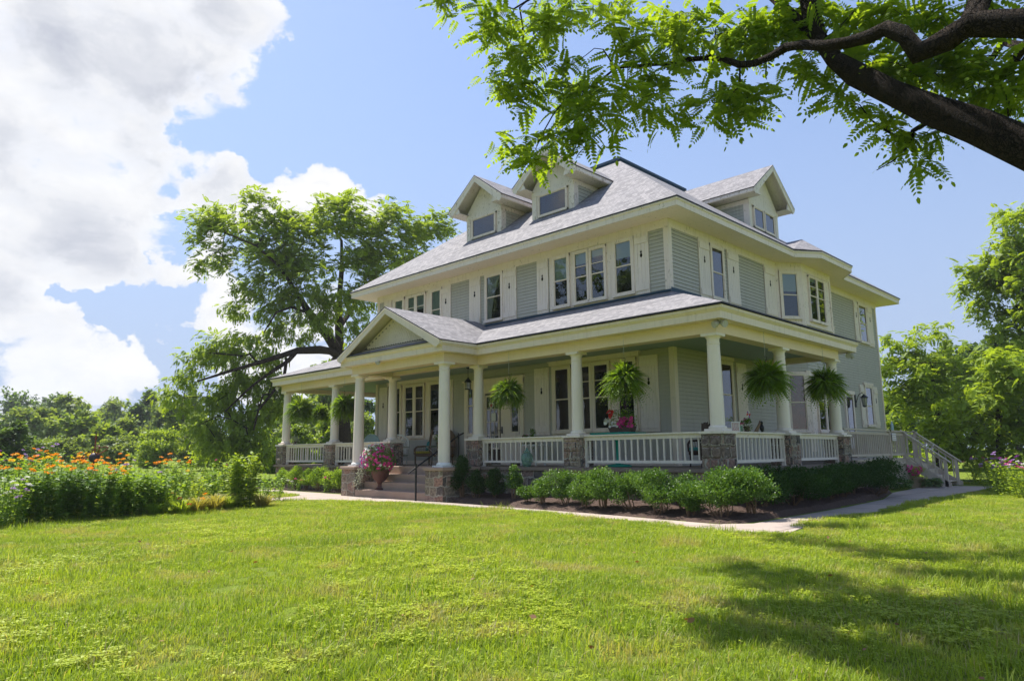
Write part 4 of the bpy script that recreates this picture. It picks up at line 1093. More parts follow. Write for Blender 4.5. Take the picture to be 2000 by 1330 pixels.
# the old walnut behind the left end of the porch
WD = 39.
def pl(pts, D, rad): return [(tuple(at(u, v, D+dd)), r) for (u, v, dd), r in zip(pts, rad)]
trb = at(672, 900, WD); trb = np.array([trb[0], trb[1], gh(trb[0], trb[1])-.1])
w1 = at(668, 800, WD); w2 = at(662, 700, WD)
roots = [[(tuple(trb), .62), (tuple(trb+np.array([0, 0, .5])), .47), (tuple(w1), .44), (tuple(w2), .38)],
         pl([(662, 690, 0), (640, 655, -.2), (622, 634, -.4), (600, 606, -.8), (584, 578, -1.), (566, 552, -1.)], WD, (.30, .26, .23, .19, .15, .12)),
         pl([(664, 690, 0), (662, 640, .5), (663, 580, .8), (668, 520, 1.), (667, 470, 1.2)], WD, (.24, .20, .16, .12, .08)),
         pl([(660, 695, 0), (645, 686, -.6), (625, 683, -1.2), (580, 685, -2), (543, 697, -2.6), (503, 709, -3), (442, 727, -3.4), (385, 745, -3.6)], WD, (.24, .22, .20, .17, .13, .10, .07, .04)),
         pl([(580, 685, -2), (563, 705, -2.4), (543, 718, -2.6), (510, 740, -2.8), (483, 762, -3), (440, 803, -3.4)], WD, (.13, .11, .09, .07, .06, .04)),
         pl([(560, 700, -2.4), (555, 735, -2.8), (530, 770, -3.), (505, 800, -3.4), (495, 840, -3.6)], WD, (.08, .08, .07, .05, .04)),
         pl([(662, 640, .5), (690, 600, 1.5), (712, 560, 2), (747, 526, 3), (790, 505, 4), (830, 480, 4.5)], WD, (.17, .14, .12, .09, .06, .04)),
         pl([(606, 612, -.7), (570, 600, -1.6), (540, 610, -2.2), (515, 650, -2.6)], WD, (.09, .07, .05, .03)),
         pl([(584, 578, -1.), (545, 520, -2), (500, 480, -2.5), (440, 455, -3)], WD, (.10, .08, .06, .03))]
lobes = [(415, 425, 40, 28), (392, 455, 18, 30), (405, 520, 20, 22), (440, 500, 24, 30), (470, 440, 50, 26), (510, 395, 30, 22), (540, 440, 30, 22), (567, 425, 18, 20), (505, 485, 45, 35), (545, 515, 50, 40),
         (600, 520, 60, 45), (590, 455, 55, 38), (640, 430, 48, 45), (655, 395, 28, 20), (695, 430, 38, 48), (700, 500, 42, 45), (640, 575, 50, 28), (560, 575, 45, 24), (500, 565, 40, 30), (462, 600, 36, 14),
         (690, 585, 40, 35), (725, 550, 35, 40), (735, 505, 35, 35), (770, 420, 38, 28), (800, 450, 42, 36), (840, 440, 38, 26), (865, 440, 20, 28), (790, 500, 50, 28), (740, 455, 25, 40), (620, 620, 40, 25), (700, 640, 25, 20),
         (430, 662, 40, 14), (390, 695, 42, 16), (365, 735, 32, 18), (340, 770, 24, 16), (455, 690, 50, 22), (505, 665, 32, 16), (475, 745, 50, 28), (425, 785, 38, 30), (400, 835, 32, 34), (470, 830, 45, 40),
         (520, 790, 40, 40), (530, 735, 26, 22), (350, 800, 12, 16), (440, 870, 48, 26), (520, 700, 40, 16), (560, 760, 18, 30), (505, 870, 40, 28), (548, 640, 34, 16), (590, 660, 24, 10), (530, 600, 30, 18)]
tg = lobe_points(lobes, 17, 3, WD-1., 1.3)
sk = skeleton(roots, tg, .55, .16, 5)
wal = empty('walnut_tree', tuple(trb), 'large spreading old walnut tree with a thick trunk behind the left end of the porch', 'tree')
limbs('trunk', *sk[:3], M['bark'], wal, r0=.011, seg=8)
CL = compound(5, .40, .16, six=False, droop=.45)
tp = [sk[0][i] for i in sk[3]]
V = leafage(tp, 15, .70, CL, .80, 8, 4, up_bias=-.05, out_from=at(640, 560, WD))
leaf_obj('crown', V, 4, M['leaf_walnut'], wal)

# the tree over the camera: its limbs enter at the right --------------------
ND = 7.4
roots = [[((12.9, -9.9, GZ-.1), .42), ((12.85, -9.8, -.2), .33), ((12.6, -9.4, 1.2), .30), (tuple(at(2250, 395, 7.0)), .20), (tuple(at(2130, 345, 7.0)), .18), (tuple(at(2010, 292, 7.0)), .158), (tuple(at(1910, 247, 7.05)), .142), (tuple(at(1822, 216, 7.1)), .125), (tuple(at(1735, 178, 7.2)), .115), (tuple(at(1670, 145, 7.3)), .105), (tuple(at(1632, 118, 7.4)), .095), (tuple(at(1602, 80, 7.5)), .085), (tuple(at(1585, 30, 7.6)), .09), (tuple(at(1570, -40, 7.7)), .08), (tuple(at(1530, -150, 8.)), .05)],
         pl([(2250, 395, -.4), (2200, 200, -.6), (2100, 70, -.8), (2000, 46, -.9), (1895, 48, -.9), (1850, 78, -.85), (1792, 104, -.85), (1765, 68, -.85), (1730, 56, -.8), (1698, 72, -.7), (1655, 84, -.6), (1610, 90, -.5), (1565, 88, -.4), (1535, 93, -.3), (1505, 111, -.2), (1475, 124, -.1), (1445, 127, 0), (1415, 117, .1), (1380, 114, .2), (1340, 117, .3), (1302, 125, .3), (1262, 128, .4), (1226, 131, .4), (1202, 134, .4), (1164, 165, .4), (1137, 179, .4), (1110, 187, .4), (1080, 225, .4), (1059, 262, .4), (1047, 290, .4)], ND,
            (.16, .145, .13, .12, .105, .09, .09, .07, .062, .060, .056, .053, .05, .045, .04, .038, .034, .029, .03, .026, .022, .018, .015, .014, .013, .012, .011, .009, .008, .006)),
         pl([(1110, 187, .4), (1086, 181, .4), (1059, 184, .5), (1021, 154, .5), (1000, 140, .5)], ND, (.009, .008, .007, .006, .005)),
         pl([(1202, 134, .4), (1178, 97, .4), (1161, 95, .4), (1145, 108, .4)], ND, (.01, .008, .006, .005)),
         pl([(1226, 131, .4), (1210, 135, .5), (1185, 155, .6), (1172, 175, .6)], ND, (.008, .007, .006, .005)),
         pl([(1602, 80, .1), (1450, -60, .6), (1250, -90, .8), (1130, -60, 1.), (1030, 2, 1.1), (1015, 16, 1.1), (1021, 54, 1.1), (1022, 80, 1.1)], ND, (.06, .045, .03, .022, .016, .014, .012, .009)),
         pl([(1030, 2, 1.1), (1004, 18, 1.1), (999, 50, 1.1), (997, 82, 1.1)], ND, (.012, .011, .01, .007)),
         pl([(1004, 18, 1.1), (975, 12, 1.1), (950, 20, 1.1)], ND, (.01, .008, .006)),
         pl([(2100, 70, -.8), (2040, 60, .3), (2000, 92, 1.2), (1965, 140, 1.6), (1938, 178, 1.8), (1933, 212, 1.9)], ND, (.08, .07, .055, .05, .04, .02)),
         pl([(2000, 92, 1.2), (1958, 82, 1.5), (1940, 112, 1.6), (1900, 150, 1.7), (1868, 175, 1.8)], ND, (.05, .04, .035, .03, .02)),
         pl([(1822, 222, -.3), (1805, 243, .0), (1783, 256, .3), (1780, 272, .3), (1772, 288, .3), (1745, 314, .3), (1712, 333, .3)], ND, (.03, .024, .022, .020, .013, .009, .005)),
         pl([(1775, 284, .3), (1752, 268, .3), (1730, 255, .3), (1700, 234, .3), (1679, 205, .3)], ND, (.016, .014, .011, .009, .005)),
         pl([(1895, 48, -.9), (1930, -40, -.6), (1900, -200, 0.), (1800, -330, .5)], ND, (.10, .09, .07, .04))]
lobes = [(945, 20, 24, 22), (955, 62, 20, 26), (980, 40, 24, 32), (1003, 108, 34, 18), (1035, 105, 22, 28), (1085, 42, 26, 20), (1062, 50, 12, 10), (975, 152, 22, 12), (1000, 172, 30, 16), (1010, 205, 26, 14), (1040, 165, 14, 20),
         (990, 278, 12, 6), (1018, 296, 22, 12), (1058, 272, 24, 18), (1050, 308, 14, 8), (1095, 268, 20, 20), (1110, 115, 24, 24), (1125, 160, 32, 32), (1125, 215, 34, 32), (1145, 245, 32, 24), (1165, 278, 18, 8), (1190, 225, 34, 34),
         (1200, 50, 26, 36), (1215, 95, 26, 16), (1240, 60, 34, 44), (1265, 120, 40, 38), (1220, 170, 44, 30), (1250, 210, 38, 26), (1290, 165, 40, 38), (1300, 60, 44, 46), (1350, 50, 44, 40), (1330, 105, 28, 28), (1280, 235, 28, 10), (1340, 232, 34, 12),
         (1375, 200, 28, 34), (1385, 240, 24, 14), (1420, 180, 40, 36), (1440, 212, 34, 22), (1465, 190, 30, 36), (1465, 80, 40, 40), (1410, 60, 38, 44), (1500, 40, 46, 36), (1540, 55, 36, 30), (1560, 120, 30, 12), (1590, 150, 20, 14),
         (1600, 20, 40, 24), (1650, 40, 40, 30), (1700, 30, 44, 26), (1760, 25, 50, 24), (1700, 115, 40, 22), (1760, 125, 46, 34), (1800, 160, 36, 26), (1850, 130, 40, 36), (1895, 150, 44, 36), (1900, 95, 34, 24), (1960, 195, 40, 36), (1940, 20, 50, 18), (1985, 140, 30, 40),
         (1645, 175, 16, 14), (1665, 205, 22, 12), (1740, 222, 22, 14), (1750, 255, 20, 12), (1795, 275, 14, 9), (1830, 245, 18, 8), (1950, 235, 30, 16), (1800, 315, 6, 5), (1640, 110, 26, 20),
         (1830, 30, 50, 26), (1560, 10, 60, 16)]
tg = lobe_points([(u, v, ru*.9, rv*.9) for u, v, ru, rv in lobes], 6.2, 9, ND+.35, 2.0)+lobe_points([(u, v, ru*.9, rv*.9) for u, v, ru, rv in lobes if u < 1175 or u > 1400], 5.0, 19, ND+.35, 2.0)
up = []   # canopy above and beside the frame
for (u, v, ru, rv) in ((1420, -110, 110, 50), (1560, -130, 130, 80), (1800, -120, 150, 90), (1950, -300, 200, 130), (1650, -300, 160, 110), (2150, -100, 120, 150), (2250, 100, 110, 120), (2120, 200, 60, 50), (2300, -250, 160, 160), (2400, 0, 120, 200)): up.append((u, v, ru, rv))
tg += lobe_points(up, 1.6, 10, ND+.5, 1.6)
# canopy whose shade falls on the lawn at the right
r_ = random.Random(4)
for line, sp in (([(1420, 1105), (1500, 1118), (1600, 1135)], .20), ([(1450, 1135), (1540, 1150)], .16), ([(1560, 1130), (1680, 1165), (1800, 1190), (1900, 1200), (2010, 1215)], .20), ([(1400, 1236), (1500, 1242), (1600, 1256), (1700, 1282), (1820, 1315), (1900, 1340)], .11), ([(1780, 1222), (1880, 1242), (2010, 1260)], .18),
                 ([(1540, 1052), (1640, 1070), (1740, 1090), (1850, 1098), (2010, 1085)], .20), ([(1780, 1125), (1900, 1128), (2010, 1140)], .22), ([(1850, 1270), (2010, 1290)], .2), ([(1960, 1170), (2010, 1200)], .3), ([(1930, 1320), (2010, 1330)], .2), ([(1560, 1030), (1680, 1035)], .2)):
    for (ua, va), (ub, vb) in zip(line, line[1:]):
        for i in range(max(2, int((ub-ua)/5.4))):
            t = r_.random(); g_ = at_z(ua+(ub-ua)*t, va+(vb-va)*t, GZ); h = r_.uniform(9.0, 10.2)
            tg.append(g_+np.array([-SUN_TRAVEL.x, -SUN_TRAVEL.y, -SUN_TRAVEL.z])*(h/(-SUN_TRAVEL.z))+np.array([r_.gauss(0, sp), r_.gauss(0, sp), 0]))
sk = skeleton(roots, tg, .22, .14, 7)
near = empty('shade_tree', (12.9, -9.9, GZ), 'walnut tree with a dark limb and drooping leafy branches reaching over the lawn at right', 'tree')
limbs('trunk', *sk[:3], M['bark_shaded'], near, r0=.0028, seg=10, power=.5, rmax=.05)  # bark darkened to near black, the canopy's shade put into its colour
CN = compound(7, .32, .074, six=True, droop=.38, fwd=.38)
tp = [sk[0][i] for i in sk[3]]
V = leafage(tp, 4, .17, CN, .84, 18, 6, up_bias=-.1, sz_var=.25)
leaf_obj('crown', V, 6, M['leaf_near'], near)

# distant and middle trees ---------------------------------------------------
def far_tree(kind, u, vtop, hw, D, label, m, vbase=None, group='trees along the far edge of the lawn', lob=9, dens=1.0, leaf=.30, trunk=True, cat='tree', seed=0, squash=1., low=.12, tri=False):
    """tree at photo column u whose top shows at row vtop; hw half width in px"""
    b = at(u, 880, D); x, y = b[0], b[1]; z0 = gh(x, y); top = at(u, vtop, D)[2]; H = top-z0; w = hw/FPX*D
    r = random.Random(seed*77+int(u)); root = empty(kind, (x, y, z0), label, cat, group)
    pts = []; n = int(150*dens)
    centres = []
    for k in range(lob):
        a = r.uniform(0, 6.28); t = r.uniform(low+.1, .86); prof = math.sin(math.pi*min(1, (t+.15)/1.2))**.6 if not tri else (1-t)*.95+.08
        rad = w*prof*r.uniform(.35, .75); centres.append((x+rad*math.cos(a), y+rad*math.sin(a), z0+H*t, w*r.uniform(.32, .5)*(1 if not tri else .6), H*r.uniform(.10, .17)))
    centres.append((x, y, z0+H*.86, w*.35*(1 if not tri else .4), H*.14)); centres.append((x, y, z0+H*.5, w*.6, H*.3))
    for k in range(n):
        c = r.choice(centres); q = np.array([r.gauss(0, 1) for _ in range(3)]); q /= np.linalg.norm(q); q *= r.random()**.33
        pts.append(np.array([c[0]+q[0]*c[3], c[1]+q[1]*c[3], c[2]+q[2]*c[4]]))
    rt = [[((x, y, z0-.1), H*.028+.03), ((x+.02*H*r.uniform(-1, 1), y, z0+H*.3), H*.02+.02), ((x+.03*H*r.uniform(-1, 1), y, z0+H*.6), H*.012)]]
    if trunk:
        s_ = skeleton(rt, pts[::3], H*.09, .15, seed+1); limbs('trunk', *s_[:3], M['bark'], root, r0=.012, seg=5, power=.42, rmax=.2)
    CLU = place(LEAF4, NR.normal(0, .55, (9, 3))*np.array([1, 1, .55]), rdir(9, (0, 0, -.2)), NR.uniform(.7, 1.2, 9), width=1.3)
    V = leafage(pts, 5, w*.13+.1, CLU, leaf, seed+5, 4, flatness=.5)
    leaf_obj('crown', V, 4, M[m], root); return root
k = 0
FT = [  # kind, u, vtop, hw, dist, mat, label
 ('broadleaf_tree', 20, 766, 60, 150, 'leaf_far_dark', 'dark rounded tree on the skyline at the far left edge'),
 ('broadleaf_tree', 95, 768, 55, 145, 'leaf_far_dark', 'dark skyline tree just right of the leftmost one'),
 ('broadleaf_tree', 128, 772, 46, 105, 'leaf_far', 'tall light green rounded tree at the left, highest of the pale ones'),
 ('broadleaf_tree', 70, 800, 48, 95, 'leaf_far', 'light green tree below the dark skyline trees at far left'),
 ('broadleaf_tree', 215, 784, 46, 130, 'leaf_far', 'mid green tree on the skyline between the pale rounded tree and the conifer'),
 ('broadleaf_tree', 165, 805, 40, 85, 'leaf_yellow', 'pale willowy tree behind the orange flowers'),
 ('conifer_tree', 285, 758, 24, 110, 'leaf_far_dark', 'dark pointed conifer rising above the far tree line'),
 ('conifer_tree', 262, 790, 22, 100, 'leaf_far_dark', 'smaller dark conifer left of the pointed one'),
 ('broadleaf_tree', 320, 782, 38, 95, 'leaf_far', 'green tree just right of the pointed conifer'),
 ('broadleaf_tree', 245, 815, 40, 80, 'leaf_far', 'olive tree below the smaller conifer'),
 ('broadleaf_tree', 205, 832, 38, 72, 'leaf_yellow', 'low pale tree behind the garden hoop'),
 ('broadleaf_tree', 365, 770, 45, 75, 'leaf_far', 'tree partly hidden by the drooping walnut branches'),
 ('broadleaf_tree', 600, 778, 60, 62, 'leaf_far', 'light tree seen through the left end of the porch'),
 ('broadleaf_tree', 690, 775, 60, 66, 'leaf_far_dark', 'dark green tree seen through the porch beside the walnut trunk'),
 ('broadleaf_tree', 545, 790, 40, 70, 'leaf_far_dark', 'dark tree just left of the leftmost porch column'),
 ('broadleaf_tree', 630, 705, 45, 70, 'leaf_yellow', 'thin pale tree top above the left porch roof')]
for (kd, u, vt, hw, D, mt, lb) in FT:
    k += 1; far_tree(kd, u, vt, hw, D, lb, mt, seed=k, lob=10, dens=1.25 if mt != 'leaf_yellow' else .9, leaf=.24+D*.0022, tri=(kd[0] == 'c'), low=.02)
SH = [('shrub', 22, 822, 40, 44, 'leaf_far_dark', 'dark rounded shrub at the far left behind the flowers', .9), ('shrub', 312, 838, 50, 56, 'leaf_walnut', 'big rounded dark green shrub behind the flower bed', 1.2),
      ('shrub', 375, 826, 44, 58, 'leaf_far', 'light green shrub right of the big rounded one', 1.), ('shrub', 120, 856, 50, 66, 'leaf_far', 'low pale thicket behind the orange flowers', .8), ('shrub', 235, 852, 46, 64, 'leaf_far', 'low thicket left of the big rounded shrub', .8),
      ('shrub', 60, 860, 40, 62, 'leaf_yellow', 'low yellow green thicket near the left edge', .8), ('shrub', 430, 862, 50, 50, 'leaf_walnut', 'shrub under the drooping walnut branches', 1.), ('shrub', 495, 868, 46, 47, 'leaf_far', 'low shrub between the walnut branches and the porch', 1.),
      ('shrub', 590, 828, 40, 46, 'leaf_yellow', 'yellow green shrub behind the left porch railing', 1.), ('shrub', 640, 815, 36, 50, 'leaf_walnut', 'green shrub behind the hanging ferns at left', 1.), ('shrub', 715, 805, 38, 48, 'leaf_far', 'shrub seen through the porch right of the walnut trunk', 1.), ('shrub', 540, 858, 28, 45, 'leaf_garden', 'green shrub at the foot of the leftmost porch pier', .8)]
for (kd, u, vt, hw, D, mt, lb, dn) in SH:
    k += 1; far_tree(kd, u, vt, hw, D, lb, mt, seed=k, lob=12, dens=1.2*dn, leaf=.20, trunk=False, cat='shrub', group='shrubs behind the garden', low=-.12)
# right of the house
def lobed_tree(kind, label, trunk_uv, D, lobes, m, dens, per, spread, leaf, seed, r0=.012, grp=None):
    b = at(trunk_uv[0], trunk_uv[1], D); z0 = gh(b[0], b[1]); root = empty(kind, (b[0], b[1], z0), label, 'tree', grp)
    c = at(trunk_uv[0], (trunk_uv[1]+lobes[0][1])/2, D); t = at(lobes[0][0], lobes[0][1], D)
    R0 = .011*(t[2]-z0)+.12
    tg = lobe_points(lobes, dens, seed, D, 1.2); s_ = skeleton([[((b[0], b[1], z0-.1), R0), (tuple(c), R0*.75), (tuple(t), R0*.3)]], tg, .6, .16, seed)
    limbs('trunk', *s_[:3], M['bark'], root, r0=r0, seg=6); tp = [s_[0][i] for i in s_[3]]
    V = leafage(tp, per, spread, CL, leaf, seed+3, 4, up_bias=.0, flatness=.6); leaf_obj('crown', V, 4, M[m], root); return root
lobed_tree('walnut_tree', 'tall airy walnut tree at the right edge of the picture', (2010, 890), 38, [(2010, 560, 60, 60), (1985, 430, 40, 30), (1965, 470, 36, 28), (1940, 500, 34, 22), (1905, 530, 36, 22), (1885, 560, 30, 20), (1935, 550, 44, 26), (1990, 510, 44, 36), (1980, 600, 50, 40), (1925, 610, 34, 26), (2040, 460, 60, 60), (2060, 600, 60, 80), (1975, 660, 46, 30), (2030, 700, 60, 60), (1960, 540, 30, 30), (1895, 590, 24, 16)], 'leaf_walnut', 11.5, 10, .45, .95, 31)
lobed_tree('walnut_tree', 'broad leafy tree right of the house behind the deck stairs', (1830, 880), 43, [(1820, 740, 60, 50), (1780, 660, 40, 18), (1825, 648, 40, 16), (1750, 690, 36, 30), (1790, 710, 50, 34), (1860, 690, 40, 30), (1740, 750, 34, 40), (1780, 790, 50, 40), (1850, 790, 60, 50), (1900, 740, 40, 40), (1800, 860, 60, 40), (1735, 840, 30, 50), (1870, 860, 50, 40), (1745, 665, 20, 14)], 'leaf_walnut', 9, 11, .55, 1.0, 41)
lobed_tree('walnut_tree', 'leafy tree with low sweeping branches in front of the tall one at the right edge', (1950, 890), 33, [(1950, 760, 60, 50), (1890, 790, 50, 26), (1850, 830, 44, 26), (1920, 840, 60, 40), (1990, 820, 60, 50), (1900, 890, 50, 26), (1960, 890, 60, 26), (1930, 710, 44, 26), (1990, 720, 50, 40), (2060, 800, 60, 80), (1850, 880, 30, 22)], 'leaf_walnut', 9, 11, .45, .85, 51)
far_tree('broadleaf_tree', 1745, 770, 45, 52, 'dark shaded tree close behind the right rear corner of the house', 'leaf_far_dark', seed=61, dens=1.6, lob=12, leaf=.3, low=.0, group='trees right of the house')
far_tree('broadleaf_tree', 1990, 640, 120, 75, 'deep green tree filling the gap behind the walnuts at right', 'leaf_far_dark', seed=62, dens=2.6, lob=16, leaf=.45, low=.0, group='trees right of the house')
far_tree('broadleaf_tree', 1850, 690, 110, 80, 'green tree behind the broad leafy one at right', 'leaf_far', seed=63, dens=2.4, lob=16, leaf=.45, low=.0, group='trees right of the house')
# ------------------------------------------------------------------ shrubs along the porch
def at_y(u, v, y): d = ray(u, v); return CAM+d*((y-CAM[1])/d[1])
def at_x(u, v, x): d = ray(u, v); return CAM+d*((x-CAM[0])/d[0])
def boxwood(x, y, h, w, label, group=None, m='leaf_box', seed=0, cone=False, n=3200, name='boxwood_shrub', bare=.22, leaf=.036, z=None, stems=7, cat='shrub'):
    r = np.random.default_rng(seed+100); z0 = bedz(x, y) if z is None else z
    root = empty(name, (x, y, z0), label, cat, group)
    lob = []
    for k in range(9):
        a = r.uniform(0, 6.28); rad = w*.5*r.uniform(.1, .75); t = r.uniform(.3, .85)
        if cone: rad *= (1-t)*1.3
        lob.append((rad*math.cos(a), rad*math.sin(a), h*t, w*r.uniform(.20, .34)*(1 if not cone else (1.15-t)), h*r.uniform(.14, .22)))
    lob.append((0, 0, h*.55, w*.36 if not cone else w*.3, h*.32)); lob.append((0, 0, h*.83, w*.24 if not cone else w*.14, h*.16))
    L = np.array(lob); c = L[r.integers(0, len(L), n)]; q = r.normal(size=(n, 3)); q /= np.linalg.norm(q, axis=1, keepdims=True)
    P_ = c[:, :3]+q*np.stack([c[:, 3], c[:, 3], c[:, 4]], 1)*(.62+.42*r.random(n))[:, None]
    # short upright sprigs breaking the outline
    ns = n//12; cc = L[r.integers(0, len(L), ns)]; q2 = r.normal(size=(ns, 3)); q2[:, 2] = abs(q2[:, 2])+.4; q2 /= np.linalg.norm(q2, axis=1, keepdims=True)
    tip = cc[:, :3]+q2*np.stack([cc[:, 3], cc[:, 3], cc[:, 4]], 1)*1.12
    P2 = (tip[:, None, :]+np.array([0, 0, 1.])*r.uniform(-.06, .05, (ns, 5, 1))+r.normal(0, .012, (ns, 5, 3))).reshape(-1, 3)
    P_ = np.concatenate([P_, P2]); keep = P_[:, 2] > h*bare; P_ = P_[keep]; D = r.normal(size=P_.shape); D[:, 2] = abs(D[:, 2])+.3; D += (P_-np.array([0, 0, h*.5]))*np.array([1.5, 1.5, .8])
    V = place(LEAF4, P_, D, leaf*r.uniform(.7, 1.3, len(P_)), roll=r.normal(0, .8, len(P_)), width=1.4)+np.array([x, y, z0])
    leaf_obj('foliage', V, 4, M[m], root)
    mb = MB()
    for k in range(stems):
        a = r.uniform(0, 6.28); b0 = .05*w; t = L[r.integers(0, len(L))]
        p0 = np.array([x+b0*math.cos(a), y+b0*math.sin(a), z0-.03]); p2 = np.array([x, y, z0])+t[:3]*np.array([.8, .8, .85]); p1 = (p0+p2)/2+np.array([.06*w*math.cos(a), .06*w*math.sin(a), -.04*h])
        mb.tube([p0, p1, p2], [.014+.006*w, .011, .005], 5)
    mb.build('stem', M['twig'], root, uv=False)
    return root
# (u of centre, row of top, height scale from the bed, plan width, y)
g1 = 'box shrubs in the mulch bed before the porch'
BX_ = [(1030, 952, .34, -1.0, 'lowest small box shrub between the pale juniper and the rounded row', 1000), (1060, 938, .46, -1.05, 'small box shrub, leftmost of the rounded row below the porch rail', 1500), (1100, 922, .62, -1.0, 'upright box shrub just right of the smallest one in the row', 2200), (1140, 926, .52, -1.25, 'box shrub below the stone pier between the two front railings', 2000),
       (1176, 918, .78, -1.15, 'wide dark hearted box shrub below the left end of the long front railing', 3400), (1233, 925, .60, -1.1, 'box shrub below the teal table', 2300), (1281, 922, .84, -1.25, 'wide box shrub with bare brown stems below the middle of the long railing', 3600),
       (1330, 932, .55, -.85, 'shaded box shrub set back against the porch wall near the corner', 1800), (1345, 945, .42, -1.35, 'low box shrub with reddish bare twigs beside the biggest bush', 1200)]
for k, (u, vt, w, y, lb, n) in enumerate(BX_):
    y -= .38; w *= 1.34; p = at_y(u, vt-2, y); z0 = bedz(p[0], y); boxwood(p[0], y, p[2]-z0, w, lb, g1, seed=k, n=int(n*2.1), bare=.12, leaf=.031)
p = at_y(1408, 916, -1.5); boxwood(p[0], -1.5, p[2]-bedz(p[0], -1.5), 1.4, 'largest sunlit box shrub at the corner of the porch', g1, seed=20, n=9500, bare=.12)
boxwood(1.15, -.95, .86, 1.15, 'half shaded box shrub right beside the biggest corner one', g1, seed=21, n=5500, bare=.1)
g2 = 'shaded shrub row along the right side of the porch'
for k, y in enumerate((.0, 1.1, 2.15, 3.2, 4.3, 5.4, 6.5, 7.6)):
    boxwood(.92+.12*math.sin(k*2.3), y, (.86, .78, .80, .76, .80, .82, .86, .92)[k], 1.35, 'dark green box shrub merging into the shaded row along the right porch wall', g2, 'leaf_box_dark', seed=30+k, n=4600, bare=.08)  # darker copy of the box leaf, house shade put into the colour
for k, (u, vt, w, y, lb, mt, n) in enumerate([(903, 900, .44, -.95, 'tall narrow juniper beside the right step pedestal', 'leaf_box_dark', 2600), (930, 930, .40, -1.05, 'short juniper right of the tall narrow one', 'leaf_box_dark', 1700), (968, 925, .46, -.85, 'ragged dark juniper with a bare twig at its foot', 'leaf_box_dark', 1600), (1003, 918, .34, -.95, 'small pale juniper on bare pink stems', 'leaf_box', 1300)]):
    w *= 2.0; y -= .1; p = at_y(u, vt-8, y); z0 = bedz(p[0], y); boxwood(p[0], y, p[2]-z0, w, lb, 'junipers right of the porch steps', mt, seed=50+k, cone=True, n=int(n*2.4), name='juniper_shrub', bare=.08 if k < 3 else .35)
for k, (u, vt) in enumerate([(552, 916), (580, 912), (600, 918), (622, 914), (645, 922), (662, 918)]):
    p = at_y(u, vt, -.75); boxwood(p[0], -.75, p[2]-GZ, .62+.1*(k % 2), ('green shrub at the outer left end of the porch bed', 'second shrub from the left end of the porch bed', 'shrub behind the pink blooms left of the steps', 'fuller shrub in the middle of the left porch bed', 'shrub next to last before the left step pedestal', 'shrub against the left step pedestal')[k], 'shrubs left of the porch steps', 'leaf_garden', seed=60+k, n=2000, leaf=.04, z=GZ, bare=.05)

# ------------------------------------------------------------------ flowers
def bloom_mesh(name, n, r, m, petal=.03, flat=.4, seed=0, T=LEAF4):
    g = np.random.default_rng(seed); q = g.normal(size=(n, 3)); q /= np.linalg.norm(q, axis=1, keepdims=True); q[:, 2] *= flat
    D = q+g.normal(0, .25, q.shape); D[:, 2] += .3
    V = place(T, q*r*.5, D, petal*g.uniform(.7, 1.2, n), roll=g.normal(0, .6, n), width=1.3); return raw_mesh(name, V, leaf_faces(n, 4), M[m])
BL = {c: bloom_mesh('blossom', 40, .075, 'petal_'+c, .035, .35, 3) for c in ('orange', 'yellow', 'lilac', 'pink', 'white', 'purple', 'red')}
def blossom(c, p, s, parent):
    o = bpy.data.objects.new('blossom', BL[c]); S.collection.objects.link(o); o.parent = parent
    o.location = Vector(p)-Vector(parent.location); o.rotation_euler = (rnd.uniform(-.4, .4), rnd.uniform(-.4, .4), rnd.uniform(0, 6)); o.scale = (s, s, s*.8); return o
def perennial(x, y, h, w, label, group, nst=26, leaf=.085, m='leaf_garden', bloom=None, nb=0, seed=0, lean=.18, name='flowering_plant', bs=.85, bare=0., bh=(.95, 1.22), cat='plant'):
    g = np.random.default_rng(seed+200); z0 = gh(x, y); root = empty(name, (x, y, z0), label, cat, group)
    tops = []; LP = []; LD = []; mb = MB()
    for k in range(nst):
        a = g.uniform(0, 6.28); r = w*.5*math.sqrt(g.random()); hh = h*g.uniform(.7, 1.05)
        b = np.array([x+r*.75*math.cos(a), y+r*.75*math.sin(a), z0]); t = np.array([x+r*(1.05)*math.cos(a)+g.normal(0, lean*.15), y+r*1.05*math.sin(a)+g.normal(0, lean*.15), z0+hh])
        mb.tube([b, (b+t)/2+g.normal(0, .015, 3), t], [.006, .005, .003], 4); tops.append(t)
        n = int(hh/.05)
        for i in range(n):
            f = bare+(1-bare)*(i+.5)/n; p = b+(t-b)*f; aa = i*2.4+g.uniform(0, .8)
            for s in (0, math.pi): LP.append(p); LD.append((math.cos(aa+s), math.sin(aa+s), g.uniform(-.35, .55)))
    LP = np.array(LP); LD = np.array(LD); V = place(LEAF4, LP, LD, leaf*1.25*g.uniform(.6, 1.25, len(LP)), roll=g.normal(0, .4, len(LP)), width=.8)
    leaf_obj('foliage', V, 4, M[m], root)
    idx = g.permutation(len(tops))
    for i in range(nb):
        t = tops[idx[i % len(tops)]]; hh = g.uniform(*bh); top = np.array([t[0]+g.normal(0, .05), t[1]+g.normal(0, .05), z0+(h)*hh])
        mb.tube([t-(t-np.array([x, y, z0]))*.3, top], [.005, .003], 4)
        c = bloom if isinstance(bloom, str) else bloom[i % len(bloom)]; blossom(c, top, bs*g.uniform(.75, 1.25), root)
    mb.build('stem', M['leaf_garden_dark'], root, uv=False)
    return root
GO = 'orange flowering plants in the left garden bed'
def gp(u, v, D): p = at(u, v, D); return p
k = 0
